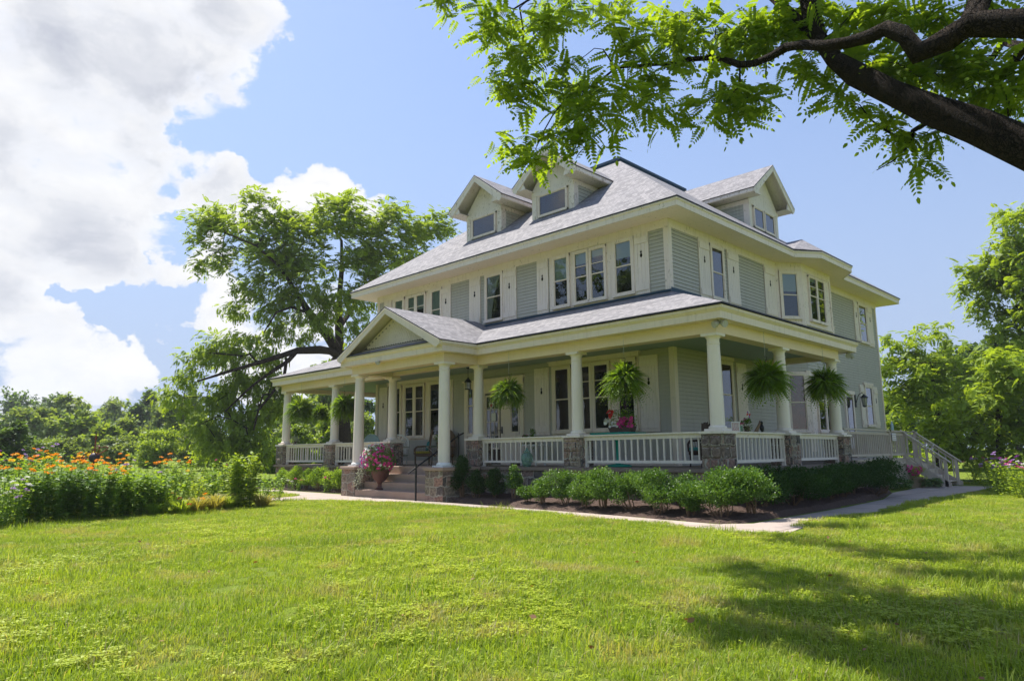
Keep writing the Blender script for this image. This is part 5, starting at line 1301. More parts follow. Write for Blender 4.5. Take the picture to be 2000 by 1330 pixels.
for (u, D, vt, w, nb, lb, mt, ns) in [(38, 17.6, 908, 1.3, 12, 'leafy clump with orange flowers nearest the left edge of the picture', 'leaf_garden', 44), (105, 17.3, 912, 1.3, 10, 'dark leafy clump with orange flowers, second from the left edge', 'leaf_garden_dark', 50), (170, 17.4, 908, 1.3, 14, 'dark leafy clump with orange flowers in front of the copper hoop', 'leaf_garden_dark', 52), (215, 17.8, 915, 1.1, 8, 'leafy clump with orange flowers right of the copper hoop', 'leaf_garden', 40),
      (262, 17.9, 918, 1.0, 0, 'tall green clump of upright stems right of the orange flowers', 'leaf_garden', 46), (300, 18.2, 920, .9, 0, 'tall green clump of upright stems below the pale lilac flowers', 'leaf_garden', 40)]:
    p = gp(u, 950, D); z = at(u, vt+9, D)[2]; k += 1
    perennial(p[0], p[1], z-gh(p[0], p[1]), w*.82, lb, GO if nb else 'upright green clumps in the left garden bed', ns, .10, mt, ('orange', 'orange', 'yellow'), nb, k, bs=.9, bh=(.95, 1.32), lean=.35)
for (u, D, vt, w, nb, c, lb) in [(20, 20.5, 900, 1.6, 12, 'orange', 'back row clump with orange flowers by the left edge'), (60, 21.5, 896, 1.5, 12, 'orange', 'back row clump whose tallest orange head stands above the rest'), (120, 21., 902, 1.6, 12, 'orange', 'back row clump with orange flowers left of the copper hoop'), (172, 22.5, 900, 1.5, 14, 'orange', 'back row clump with orange flowers behind the copper hoop'),
      (215, 21.5, 902, 1.4, 14, 'orange', 'back row clump with orange flowers just right of the copper hoop'), (235, 19.5, 915, 1.0, 6, 'orange', 'sparse clump with a few orange heads before the green stems'), (308, 22, 902, 1.2, 9, 'orange', 'clump with orange heads in front of the big rounded shrub'), (345, 22, 908, 1.2, 7, 'orange', 'sparse clump with orange heads right of the big rounded shrub'),
      (10, 22.5, 890, 1.4, 8, 'purple', 'clump with purple heads behind the orange flowers at the left edge'), (85, 24, 884, 1.4, 8, 'lilac', 'clump with lilac heads at the back of the garden bed'), (265, 19.2, 914, .9, 7, 'lilac', 'phlox with pale lilac heads in the middle of the garden bed'), (420, 24, 905, .9, 2, 'pink', 'low plant with pink blooms before the walnut branches')]:
    p = gp(u, 950, D); z = at(u, vt, D)[2]; k += 1
    perennial(p[0], p[1], z-gh(p[0], p[1]), w, lb, GO if c == 'orange' else 'purple and pink flowering plants in the left garden bed', 26, .10, 'leaf_garden', (c, c, 'yellow') if c == 'orange' else c, nb, k, lean=.5, bh=(.85, 1.2))
p = gp(5, 950, 16.6); perennial(p[0], p[1], at(5, 950, 16.6)[2]-GZ+.15, 1.0, 'low bush of faded pinkish white blooms at the very left edge', None, 34, .07, 'leaf_garden', ('white', 'lilac', 'white'), 26, 90, bs=.9, bh=(.6, 1.05))
p = gp(468, 950, 19.6); perennial(p[0], p[1], at(468, 888, 19.6)[2]-GZ, .95, 'tall yellow green leafy plant at the right end of the garden bed', None, 40, .12, 'leaf_lime', None, 0, 91, lean=.3)
for (u, D, vt, w, lb, mt) in ((335, 18.6, 925, .9, 'loose light green plant right of the upright clumps', 'leaf_garden'), (372, 19.2, 932, .9, 'thin airy plant among the daylilies', 'leaf_lime'), (410, 20.0, 925, .8, 'thin spiky plant behind the daylilies', 'leaf_garden'), (525, 21.5, 925, 1.0, 'low green plant beside the walk', 'leaf_garden'), (350, 24, 915, 1.6, 'loose green plants at the back of the bed', 'leaf_lime')):
    p = gp(u, 950, D); k += 1; perennial(p[0], p[1], at(u, vt, D)[2]-GZ, w, lb, 'green plants at the right end of the garden bed', 22, .09, mt, None, 0, k+20, lean=.35)
def grass_clump(x, y, h, w, label, m, n=220, seed=0, z=None, bloom=None, nb=0, name='daylily', group=None, wid=.010):
    g = np.random.default_rng(seed+300); z0 = gh(x, y) if z is None else z; root = empty(name, (x, y, z0), label, 'plant', group)
    a = g.uniform(0, 6.28, n); r0 = w*.12*np.sqrt(g.random(n)); hh = h*g.uniform(.5, 1.1, n); rr_ = w*.5*g.uniform(.3, 1.1, n)
    d = np.stack([np.cos(a), np.sin(a), 0*a], 1); s = np.stack([-np.sin(a), np.cos(a), 0*a], 1); V = []
    for t in (0, .3, .6, .85, 1.):
        c = d*(r0+rr_*t**1.4)[:, None]+np.array([0, 0, 1.])*(hh*(1.9*t-1.15*t*t))[:, None]; ww = wid*(1-t**2*.92); V += [c-s*ww, c+s*ww]
    V = np.stack(V, 1).reshape(-1, 3)+np.array([x, y, z0]); b = np.arange(n)*10
    F = np.concatenate([np.stack([b+2*i, b+2*i+1, b+2*i+3, b+2*i+2], 1) for i in range(4)])
    o = bpy.data.objects.new('foliage', raw_mesh('foliage', V, F, M[m])); S.collection.objects.link(o); attach(o, root)
    for i in range(nb): aa = g.uniform(0, 6.28); q = g.uniform(.1, .5)*w; blossom(bloom, (x+q*math.cos(aa), y+q*math.sin(aa), z0+h*g.uniform(.5, .95)), .9, root)
    return root
for (u, v, D, h, w, lb, mt, bl, nb) in ((300, 985, 17.9, .35, .8, 'green daylily clump at the left front of the lily patch', 'leaf_garden', None, 0), (355, 985, 18.0, .42, .9, 'daylily with orange red blooms low beside the lawn', 'leaf_lime', 'red', 3), (385, 985, 18.3, .45, .9, 'yellowing daylily clump with arching leaves', 'leaf_dry', 'orange', 2), (420, 985, 18.7, .50, 1.0, 'straw coloured arching grass clump', 'leaf_dry', None, 0), (445, 980, 19.0, .42, .8, 'arching lime clump before the tall leafy plant', 'leaf_lime', None, 0),
                                  (512, 975, 19.6, .42, 1.1, 'pale ornamental grass next to the walk', 'leaf_dry', None, 0), (395, 960, 20.5, .5, 1.0, 'lime daylily clump behind the straw coloured one', 'leaf_lime', 'orange', 3), (330, 960, 20.5, .5, 1.0, 'daylily clump behind the upright stems', 'leaf_lime', 'orange', 2)):
    p = at(u, v, D); grass_clump(p[0], p[1], h, w, lb, mt, seed=int(u), bloom=bl, nb=nb, group='daylilies and grasses at the end of the bed')
for (u, D, h, c, lb) in ((640, 22.8, .45, 'pink', 'pink blooms in the bed left of the porch steps'), (585, 24.5, .4, 'pink', 'pink flower low in the left porch bed'), (572, 23.8, .35, 'white', 'pale pink flowers at the edge of the left porch bed')):
    p = at_y(u, 940, -1.0); perennial(p[0], -1.0, h, .4, lb, 'flowers in the left porch bed', 10, .06, 'leaf_garden', c, 4, int(u), bs=.8)
# garden hoop with globe
p = at(187, 905, 20.3); z0 = gh(p[0], p[1]); gl = empty('armillary_sphere', (p[0], p[1], z0), 'copper garden hoop with a dark globe among the orange flowers', 'garden ornament')
c = at(185, 884, 20.3); mb = MB()
for (tx, ty) in ((1.25, 0), (1.35, .6)):
    mb.tube([(c[0]+.36*math.cos(t)*math.cos(ty), c[1]+.36*math.cos(t)*math.sin(ty), c[2]+.36*math.sin(t)*math.cos(tx)+.12*math.cos(t)) for t in np.linspace(0, 2*math.pi, 25)], .012, 5)
mb.build('hoop', M['copper'], gl)
mb = MB(); mb.tube([(c[0], c[1], z0), (c[0], c[1], c[2]+.42)], .018, 6); mb.lathe((c[0], c[1], c[2]+.33), [(.03, 0), (.022, .06), (.001, .16)], 8); mb.build('post', M['copper'], gl)
mb = MB(); mb.ball((c[0], c[1], c[2]-.12), .125); mb.build('globe', M['ink'], gl, smooth=True)
# right rear flowers
for (u, v, D, c, h, w, lb) in ((1985, 930, 24, ('purple', 'lilac'), 1.0, 1.3, 'purple flowering plant at the right edge of the lawn'), (1955, 935, 26, ('lilac', 'purple'), .75, 1.1, 'lower purple flowering plant left of the one at the right edge'), (1925, 905, 31, ('lilac', 'pink'), .8, 1.4, 'pale flowering plants before the trees at right'), (2010, 940, 23, ('pink', 'white'), .8, 1.2, 'pink flowering plant cut by the right edge')):
    p = at(u, v, D); perennial(p[0], p[1], h, w, lb, 'flowering plants at the far right', 26, .09, 'leaf_lime', c, 16, int(u), bs=.9)

# ------------------------------------------------------------------ hanging ferns
def fern_fronds(seed, n=560, R=.43):
    g = np.random.default_rng(seed); V = []
    for k in range(n):
        a = g.uniform(0, 6.28); el = math.asin(g.uniform(-.92, .99)); L = R*g.uniform(.78, 1.18)*(1+.18*math.sin(3*a+seed)); d = np.array([math.cos(a), math.sin(a)]); m = 8
        pts = []
        for i in range(m+1):
            t = i/m; r = L*math.cos(el)*t*1.08; z = L*math.sin(el)*t*.92-(.10+.30*math.cos(el))*L*t**2.6; pts.append(np.array([d[0]*(.04+r), d[1]*(.04+r), z]))
        pts = np.array(pts); T = np.gradient(pts, axis=0); s = np.array([-d[1], d[0], 0]); up = np.array([-d[0]*math.sin(el), -d[1]*math.sin(el), math.cos(el)]); w = g.uniform(-.8, .8); s = s*math.cos(w)+up*math.sin(w)
        P_ = []; D = []; S_ = []
        for i in range(2, m*2):
            t = i/(m*2); j = t*m; i0 = int(j); q = pts[i0]*(1-(j-i0))+pts[min(i0+1, m)]*(j-i0); tt = T[i0]/np.linalg.norm(T[i0])
            for sg in (-1, 1): P_.append(q); D.append(s*sg+tt*.7); S_.append(.052*math.sin(math.pi*min(t*.88+.12, 1))**.5)
        P_.append(pts[-1]); D.append(T[-1]); S_.append(.03)
        V.append(place(np.array([(0, .22, 0), (.5, .42, .02), (1, 0, 0), (.5, -.42, -.0)]), np.array(P_), np.array(D), np.array(S_)))
    V = np.concatenate(V); return raw_mesh('frond_mass', V, leaf_faces(len(V)//4, 4), M['leaf_fern'])
FM = [fern_fronds(1), fern_fronds(2, 520, .41)]
def hanging_fern(p, ztop, label, v=0, s=1., rz=0):
    x, y, z = p; root = empty('hanging_fern', (x, y, z), label, 'hanging plant', 'hanging fern baskets along the porch')
    mb = MB(); mb.lathe((x, y, z-.17*s), [(.09, 0), (.13, .05), (.15, .16), (.16, .17), (.14, .17)], 14); mb.build('pot', M['planter_brown'], root)
    mb = MB(); zh = z+.36*s
    for a in (0, 2.1, 4.2): mb.tube([(x+.14*math.cos(a), y+.14*math.sin(a), z), (x, y, zh)], .004, 4)
    mb.tube([(x, y, zh), (x+.03, y, zh+.03), (x+.035, y, zh+.08), (x, y, zh+.11), (x-.02, y, zh+.09)], .007, 5)
    mb.build('hanger', M['black_metal'], root)
    mb = MB(); n = int((ztop-zh-.1)/.034)
    for i in range(n):
        zz = zh+.10+i*.034
        ax = (0.007, 0) if i % 2 else (0, .007)
        mb.tube([(x-ax[0], y-ax[1], zz), (x-ax[0]*1.2, y-ax[1]*1.2, zz+.02), (x, y, zz+.036), (x+ax[0]*1.2, y+ax[1]*1.2, zz+.02), (x+ax[0], y+ax[1], zz), (x-ax[0], y-ax[1], zz)], .0028, 4)
    mb.build('chain', M['silver'], root)
    o = bpy.data.objects.new('fronds', FM[v]); S.collection.objects.link(o); o.parent = root; o.location = (0, 0, .0); o.rotation_euler = (0, 0, rz); o.scale = (s, s, s*1.12)
def fy_(u, v, y=-.36): p = at_y(u, v, y); return tuple(p)
def fx_(u, v, x=.36): p = at_x(u, v, x); return tuple(p)
hanging_fern(fy_(994, 765), 3.20, 'bright hanging fern left of the middle front column', 1, 1.05, 0)
hanging_fern(fy_(1220, 740), 3.20, 'largest sunlit hanging fern above the teal table', 0, 1.12, 1.)
hanging_fern(fx_(1497, 738), 3.20, 'dark hanging fern right of the corner column', 0, 1.14, 2.)
hanging_fern(fx_(1611, 748), 3.20, 'dark hanging fern before the last side column', 1, 1.2, 3.)
hanging_fern(fy_(587, 800), 3.20, 'hanging fern nearest the left end column', 0, 1.12, 4.)
hanging_fern(fy_(672, 792), 3.20, 'bright hanging fern left of the step columns', 0, 1.15, 5.)
hanging_fern((-19.75, 1.75, 2.16), 3.20, 'hanging fern on the left end of the porch, behind the front pair', 1, 1.0, 1.5)

# ------------------------------------------------------------------ urn of petunias on the steps
ux, uy, uz = -10.78, -1.32, -.70
urn = empty('flower_urn', (ux, uy, uz), 'clay urn overflowing with purple, pink and white petunias on the porch steps', 'flower pot')
mb = MB(); mb.lathe((ux, uy, uz), [(.15, 0), (.16, .03), (.08, .08), (.07, .16), (.10, .22), (.22, .34), (.28, .52), (.31, .56), (.31, .60), (.27, .60), (.25, .54)], 24); mb.build('urn', M['terracotta'], urn, smooth='auto')
g = np.random.default_rng(8); n = 3600; q = g.normal(size=(n, 3)); q /= np.linalg.norm(q, axis=1, keepdims=True)
cen = np.array([ux-.02, uy-.05, .20]); P_ = cen+q*np.array([.56, .50, .46])*(g.random((n, 1))**.4); P_ = P_[(P_[:, 2] > -.24)]
leaf_obj('foliage', place(LEAF4, P_, P_-cen+g.normal(0, .2, P_.shape), .05*g.uniform(.6, 1.3, len(P_)), roll=g.normal(0, .8, len(P_))), 4, M['leaf_garden_dark'], urn)
PET = {}
def petunia(c):
    T = []; 
    for i in range(5):
        a = i*2*math.pi/5; T.append(place(np.array([(0, 0, -.2), (.75, .55, .05), (1.05, 0, .1), (.75, -.55, .05)]), np.zeros((1, 3)), np.array([[math.cos(a), math.sin(a), .15]]), np.array([.034]), width=1.1))
    V = np.concatenate(T); return V
PV = petunia(0)
def petal_cloud(name, pts, dirs, m, parent, s=1.):
    V = place(PV[:, [2, 0, 1]], np.array(pts), np.array(dirs), np.array([s]*len(pts))); return leaf_obj(name, V, 4, M[m], parent)
for c, nn, cond in (('purple', 46, lambda p: p[0]-ux < -.05 and p[2] < .4), ('pink', 80, lambda p: p[0]-ux > -.15), ('white', 70, lambda p: True), ('lilac', 40, lambda p: p[0]-ux < .1 and p[2] < .25)):
    pts = []
    while len(pts) < nn:
        q = g.normal(size=3); q /= np.linalg.norm(q)
        if q[2] < -.5 or q[1] > .45: continue
        p_ = cen+q*np.array([.60, .54, .50])*g.uniform(.85, 1.12)
        if cond(p_) and (c != 'white' or p_[2] > .2 and p_[0] < ux+.12 or g.random() < .15): pts.append((p_, q))
    petal_cloud('petunia', [a for a, b in pts], [b for a, b in pts], 'petal_'+c, urn, 1.25)
P_ = []; D = []
for s_ in range(26):      # silvery trailing stems and pale top sprays
    up_ = s_ < 9; x = ux-.25+g.uniform(-.2, .15); L = g.uniform(.5, .85)
    for i in range(22):
        t = i/22
        if up_: p_ = (ux+.05+g.uniform(-.05, .05)+.45*t*math.cos(s_*1.4), uy+.1+.3*t*math.sin(s_*1.4), .38+.36*t)
        else: p_ = (x-.10-.28*t, uy-.35-.1*t, .05-L*t)
        P_.append(np.array(p_)+g.normal(0, .035, 3)); D.append(g.normal(size=3))
leaf_obj('trailing_vine', place(LEAF4, np.array(P_), np.array(D), .045*np.ones(len(P_)), width=1.3), 4, M['leaf_silver'], urn)

# ------------------------------------------------------------------ lanterns and floodlights
lx, ly = -9.2, .9
ln = empty('hanging_lantern', (lx, ly, 2.4), 'small black lantern hanging from the porch ceiling before the door', 'lantern')
mb = MB(); mb.lathe((lx, ly, 3.07), [(.03, 0), (.07, .03), (.07, .05)], 12); mb.tube([(lx, ly, 3.09), (lx, ly, 2.78)], .009, 6); mb.build('hanger', M['black_metal'], ln)
mb = MB()
for a in range(6):
    t = a*math.pi/3; mb.tube([(lx+.10*math.cos(t), ly+.10*math.sin(t), 2.42), (lx+.10*math.cos(t), ly+.10*math.sin(t), 2.63)], .006, 4)
mb.lathe((lx, ly, 2.40), [(.10, 0), (.11, .01), (.11, .025), (.03, .03)], 6); mb.lathe((lx, ly, 2.52), [(.103, 0), (.103, .01)], 6); mb.build('cage', M['black_metal'], ln)
mb = MB(); mb.lathe((lx, ly, 2.63), [(.13, 0), (.12, .02), (.06, .10), (.035, .13), (.015, .16)], 12); mb.build('cap', M['black_metal'], ln)
mb = MB(); mb.lathe((lx, ly, 2.43), [(.088, 0), (.088, .19)], 6); mb.build('glass', M['lamp_glass'], ln)
wy_, wz = 15.15, 2.28; wl = empty('wall_lantern', (WX1, wy_, wz), 'black bracket lantern on the clapboard between side door and window', 'lantern')
mb = MB(); mb.bx(WX1+.02, WX1+.05, wy_-.06, wy_+.06, wz-.26, wz+.24); mb.tube([(WX1+.05, wy_, wz-.1), (WX1+.16, wy_, wz+.22), (WX1+.30, wy_, wz+.30), (WX1+.36, wy_, wz+.20)], .014, 6); mb.build('bracket', M['black_metal'], wl)
c_ = (WX1+.36, wy_, wz); mb = MB(); mb.lathe((c_[0], c_[1], wz+.10), [(.16, 0), (.13, .03), (.05, .10), (.01, .14)], 10)
for a in range(6): t = a*math.pi/3; mb.tube([(c_[0]+.07*math.cos(t), c_[1]+.07*math.sin(t), wz-.22), (c_[0]+.12*math.cos(t), c_[1]+.12*math.sin(t), wz+.10)], .007, 4)
mb.lathe((c_[0], c_[1], wz-.27), [(.03, 0), (.08, .03), (.08, .05)], 8); mb.build('cage', M['black_metal'], wl)
mb = MB(); mb.lathe((c_[0], c_[1], wz-.22), [(.062, 0), (.105, .31)], 6); mb.build('glass', M['lamp_glass'], wl)
def floodlight(p, aims, label, small=1.):
    root = empty('floodlight', p, label, 'floodlight'); x, y, z = p
    mb = MB(); mb.lathe((x, y, z-.03), [(.06, 0), (.06, .04)], 10)
    mb.build('bracket', M['silver'], root)
    for (ax, ay, az) in aims:
        d = np.array([ax, ay, az], float); d /= np.linalg.norm(d); c = np.array(p)+np.array([ax, ay, 0])*.10*small+np.array([0, 0, -.09*small])
        a = np.cross(d, (0, 0, 1)); a /= np.linalg.norm(a); b = np.cross(a, d); mb = MB(); k0 = 0
        prof = ((.03, -.10), (.045, -.07), (.075, .0), (.08, .05), (.08, .06), (.065, .055)); sg = 14
        for r, h in prof:
            for i in range(sg): t = 2*math.pi*i/sg; mb.v.append(tuple(c+d*h*small+(a*math.cos(t)+b*math.sin(t))*r*small))
        for i in range(len(prof)-1):
            for j in range(sg): l = (j+1) % sg; mb.f.append((i*sg+j, i*sg+l, (i+1)*sg+l, (i+1)*sg+j)); mb.m.append(0)
        mb.f.append(tuple(range(sg))[::-1]); mb.m.append(0); mb.f.append(tuple((len(prof)-1)*sg+j for j in range(sg))); mb.m.append(0)
        mb.tube([p, c-d*.05*small], .012, 5)
        mb.build('lamp_head', M['silver'], root)
floodlight((.30, -.20, 3.20), ((-.5, -1, -.45), (1, -.35, -.35)), 'double floodlight under the front corner of the porch roof')
floodlight((.30, 7.45, 3.20), ((.3, -1, -.5), (.6, .8, -.7)), 'double floodlight under the rear end of the side porch roof')
floodlight((FX-.25, -.25, 3.20), ((-1, -.4, -.4), (.2, -1, -.5)), 'double floodlight at the left end of the porch roof', .9)
floodlight((-10.35, GY-.40, 3.22), ((-.6, -1, -.6), (.6, -1, -.6)), 'small brown double floodlight under the entrance pediment', .7)

# ------------------------------------------------------------------ porch furniture
def leg4(root, pts, top, m, r=.018):
    for p in pts: mb = MB(); mb.tube([p, (p[0]*.0+p[0], p[1], top)], [r*.8, r], 6); mb.build('leg', m, root)
def wicker_chair(x, y, rz, m, label, cushion=None, wide=.66, group=None, back=.62, name='wicker_armchair', pillow=None):
    root = empty(name, (x, y, 0.002), label, 'chair' if wide < 1 else 'bench', group)
    c, s = math.cos(rz), math.sin(rz); F = Fr((x, y, 0), (c, s, 0), (s, -c, 0))      # b positive = towards the front
    w = wide/2; z0 = .38
    for a, b in ((-w+.05, .24), (w-.05, .24), (-w+.07, -.24), (w-.07, -.24)): mb = MB(); mb.tube([F(a, b, 0.002), F(a*.97, b*.97, z0-.05)], [.018, .024], 6); mb.build('leg', M[m], root)
    mb = MB(); mb.box(F, -w+.02, w-.02, -.27, .27, z0-.10, z0); mb.build('seat', M[m], root, bevel=.02)
    # rounded woven back: fan of canes inside a rolled rim
    mb = MB(); rim = []
    for i in range(17):
        t = math.pi*i/16; rim.append(F(-w*1.02*math.cos(t), -.24-.10*math.sin(t), z0+.18+(back)*math.sin(t)**.7))
    mb.tube(rim, .028, 6)
    for i in range(1, 16):
        p = rim[i]; q = F(-w*.75*math.cos(math.pi*i/16), -.25, z0); mb.tube([q, p], .008, 4)
    for f in (.3, .55, .8):
        mb.tube([tuple(np.array(F(-w*.75*math.cos(math.pi*i/16), -.25, z0))*(1-f)+np.array(rim[i])*f) for i in range(1, 16)], .007, 4)
    if m != 'white_wicker':
        for i in range(1, 15): mb.face([F(-w*.75*math.cos(math.pi*i/16), -.25, z0), F(-w*.75*math.cos(math.pi*(i+1)/16), -.25, z0), rim[i+1], rim[i]])
    mb.build('backrest', M[m], root)
    for sg in (-1, 1):
        mb = MB(); arm = [F(sg*w*1.02, -.24, z0+.24), F(sg*(w+.04), -.05, z0+.25), F(sg*(w+.03), .18, z0+.24), F(sg*(w-.01), .26, z0+.16), F(sg*(w-.03), .26, z0-.02)]; mb.tube(arm, .028, 6)
        for i in range(7): b = -.2+i*.065; mb.tube([F(sg*(w-.03), b, z0-.05), F(sg*(w+.02), b, z0+.23)], .007, 4)
        mb.build('arm', M[m], root)
    if cushion: mb = MB(); mb.box(F, -w+.05, w-.05, -.24, .27, z0+.002, z0+.09); mb.build('cushion', M[cushion], root, bevel=.025)
    if pillow: mb = MB(); mb.prism([F(-.17, -.20, z0+.10), F(.17, -.20, z0+.10), F(.19, -.26, z0+.42), F(-.19, -.26, z0+.42)], F.n*.09); mb.build('pillow', M[pillow], root, bevel=.03)
    return root
wicker_chair(-13.25, .85, R(15), 'white_wicker', 'white wicker loveseat with a lacy round back behind the flower urn', None, 1.15, back=.50, name='wicker_loveseat')
wicker_chair(-11.85, 1.15, R(-35), 'tan_wicker', 'brown wicker armchair with a yellow cushion and teal pillow by the left windows', 'yellow_cloth', .68, pillow='teal_cloth')
wicker_chair(-11.0, 1.35, R(20), 'tan_wicker', 'brown wicker armchair against the wall left of the front door', None, .66)
wicker_chair(-14.55, .85, R(50), 'light_blue', 'pale blue chair behind the left porch railing', None, .60, name='armchair', back=.55)
wicker_chair(-.95, 1.05, R(-30), 'dark_wood', 'dark chair with a teal seat in the corner of the porch', 'teal_cloth', .62, name='armchair', back=.45)
x, y = -.78, 1.15
th = MB(); 
for i in range(12):
    a = -.30+i*.052; th.prism([(x+a, y+.0, .40+.002), (x+a+.055, y, .40), (x+a+.05, y+.05, 1.02+.05*math.sin(i)), (x+a-.003, y+.05, 1.0+.05*math.sin(i+1))], (0, .05+.01*(i % 2), 0))
tag(th.build('throw_blanket', M['brown_cloth']), 'brown striped throw draped over the corner chair', 'blanket')
# glass side table
tx, ty = -10.3, .55; st_ = empty('side_table', (tx, ty, 0), 'small glass topped table with thin crossed metal legs near the door', 'table')
mb = MB(); mb.bx(tx-.30, tx+.30, ty-.28, ty+.28, .60, .615); mb.build('tabletop', M['jar_glass'], st_)
for sx in (-1, 1): mb = MB(); mb.tube([(tx-.24*sx, ty-.24, 0), (tx+.10*sx, ty-.1, .32), (tx-.26*sx, ty-.24, .60)], .010, 5); mb.tube([(tx-.24*sx, ty+.24, 0), (tx+.1*sx, ty+.1, .32), (tx-.26*sx, ty+.24, .60)], .010, 5); mb.build('leg', M['silver'], st_)
def potted(x, y, z, label, m='leaf_garden_dark', r=.15, h=.28, bl=None, nb=0, pot='planter_brown', seed=0, name='potted_plant', pr=.07):
    root = empty(name, (x, y, z), label, 'potted plant'); g = np.random.default_rng(seed+500)
    mb = MB(); mb.lathe((x, y, z+.001), [(pr*.75, 0), (pr, pr*1.5), (pr*1.08, pr*1.5), (pr*1.08, pr*1.75), (pr*.9, pr*1.75)], 14); mb.build('pot', M[pot], root)
    n = 260; q = rdir(n, (0, 0, .5)); P_ = np.array([x, y, z+pr*1.7])+q*np.array([r, r, h])*(g.random((n, 1))**.5)
    leaf_obj('foliage', place(LEAF4, P_, q+g.normal(0, .3, q.shape), .06*g.uniform(.6, 1.2, n)), 4, M[m], root)
    for i in range(nb): qq = rdir(1, (0, 0, .8))[0]; blossom(bl[i % len(bl)] if not isinstance(bl, str) else bl, (x+qq[0]*r*1.1, y+qq[1]*r*1.1, z+pr*1.7+abs(qq[2])*h*1.05), .7, root)
    return root
potted(tx+.05, ty, .617, 'leafy green plant on the glass topped side table', r=.2, h=.25, seed=1)
# teal pedestal table with a flower trough
tx, ty = -3.15, .62; tt = empty('pedestal_table', (tx, ty, 0), 'teal green pedestal table behind the long front railing', 'table')
mb = MB()
for i in range(7): mb.bx(tx-.62+i*.178, tx-.62+(i+1)*.178-.008, ty-.36, ty+.36, .83, .86)
mb.bx(tx-.60, tx+.60, ty-.33, ty+.33, .79, .829); mb.build('tabletop', M['teal'], tt)
mb = MB(); mb.lathe((tx, ty, .03), [(.09, 0), (.07, .06), (.055, .2), (.06, .6), (.16, .74), (.2, .76)], 16); mb.build('pedestal', M['teal'], tt, smooth='auto')
mb = MB(); mb.lathe((tx, ty, .002), [(.33, 0), (.34, .02), (.30, .05), (.12, .075)], 24); mb.build('base', M['teal'], tt)
fx, fy = -2.95, .55; tr_ = empty('flower_trough', (fx, fy, .861), 'brown trough of pink, white and red flowers on the teal table', 'flower pot')
mb = MB(); mb.prism([(fx-.30, fy-.11, .861), (fx+.30, fy-.11, .861), (fx+.36, fy-.13, 1.01), (fx-.36, fy-.13, 1.01)], (0, .25, 0)); mb.build('trough', M['planter_brown'], tr_)
g = np.random.default_rng(15); n = 900; P_ = np.array([fx, fy, 1.02])+np.stack([g.uniform(-.36, .40, n), g.uniform(-.16, .16, n), g.random(n)**1.5*.42], 1)
leaf_obj('foliage', place(LEAF4, P_, rdir(n, (0, 0, .6)), .05*g.uniform(.5, 1.4, n)), 4, M['leaf_garden'], tr_)
for c, nn, x0, x1, z0_, z1_, s_ in (('pink', 46, .02, .46, .97, 1.22, 1.2), ('white', 14, -.25, .05, 1.0, 1.12, 1.), ('white', 5, -.42, -.34, 1.1, 1.22, 1.6), ('red', 8, -.30, -.16, 1.26, 1.40, 1.6)):
    petal_cloud('petunia', [(fx+g.uniform(x0, x1), fy-.17+g.uniform(-.05, .05), g.uniform(z0_, z1_)) for _ in range(nn)], rdir(nn, (0, -1.2, .4)), 'petal_'+c, tr_, s_)
P_ = []; D = []
for (xx, hh) in ((-.12, .62), (-.02, .68), (.10, .72), (.16, .60), (-.2, .55)):
    for i in range(16): P_.append((fx+xx+g.normal(0, .012), fy+g.normal(0, .012), 1.02+hh*(.6+.4*i/16))); D.append(g.normal(size=3))
leaf_obj('salvia_spike', place(LEAF4, np.array(P_), np.array(D), .035*np.ones(len(P_))), 4, M['petal_purple'], tr_)
# glass jar
jx, jy = -5.55, -.23; jr = empty('glass_jar', (jx, jy, 0), 'large pale green glass jar on the ledge below the left railing', 'jar')
mb = MB(); mb.lathe((jx, jy, .002), [(.09, 0), (.10, .01), (.155, .17), (.165, .27), (.13, .35), (.085, .38), (.085, .395)], 22); mb.build('body', M['jar_glass'], jr, smooth='auto')
mb = MB(); mb.lathe((jx, jy, .398), [(.095, 0), (.095, .02), (.05, .04), (.03, .07), (.045, .09), (.02, .11)], 16); mb.build('lid', M['jar_glass'], jr, smooth='auto')
# things along the side railing
potted(.05, 1.25, .801, 'small pot of pink flowers on the side railing', r=.13, h=.18, bl=('pink', 'white'), nb=5, seed=3)
pw = empty('pinwheel', (.05, 1.33, .80), 'red, white and blue pinwheel above the small pot', 'pinwheel'); mb = MB(); mb.tube([(.05, 1.33, .86), (.05, 1.33, 1.20)], .005, 4); mb.build('stick', M['silver'], pw)
for i, c in enumerate(('petal_red', 'petal_white', 'petal_purple', 'petal_red', 'petal_white', 'petal_purple')):
    a = i*math.pi/3; d = np.array([0, math.cos(a), math.sin(a)]); e = np.array([0, -math.sin(a), math.cos(a)]); c0 = np.array([.07, 1.33, 1.20]); mb = MB(); mb.prism([c0, c0+d*.10+e*.03, c0+d*.07-e*.03], (.006, 0, 0)); mb.build('vane', M[c], pw)
mb = MB(); mb.lathe((.05, .92, .801), [(.05, 0), (.06, .13), (.055, .13), (.045, .01)], 14); tag(mb.build('tumbler', M['jar_glass']), 'short pale green glass on the side railing beside the notice', 'glass')
mb = MB()
for i in range(8): t = i/7; mb.tube([(.05, 1.62+.02*i, .80), (.05, 1.66+.05*i, .84+.03*i)], [.018, .004], 4)
mb.prism([(.03, 1.62, .801), (.03, 1.80, .801), (.03, 1.95, 1.08), (.03, 1.88, 1.0)], (.03, 0, 0)); tag(mb.build('driftwood', M['twig']), 'leaning pointed piece of driftwood on the side railing', 'driftwood')
bd = empty('bird_figurine', (.05, 2.02, .80), 'small black bird figurine on the side railing right of the driftwood', 'figurine'); mb = MB(); mb.lathe((.05, 2.02, .801), [(.045, 0), (.02, .02), (.05, .07), (.055, .12), (.035, .17), (.025, .19), (.035, .22), (.03, .25), (.005, .27)], 12)
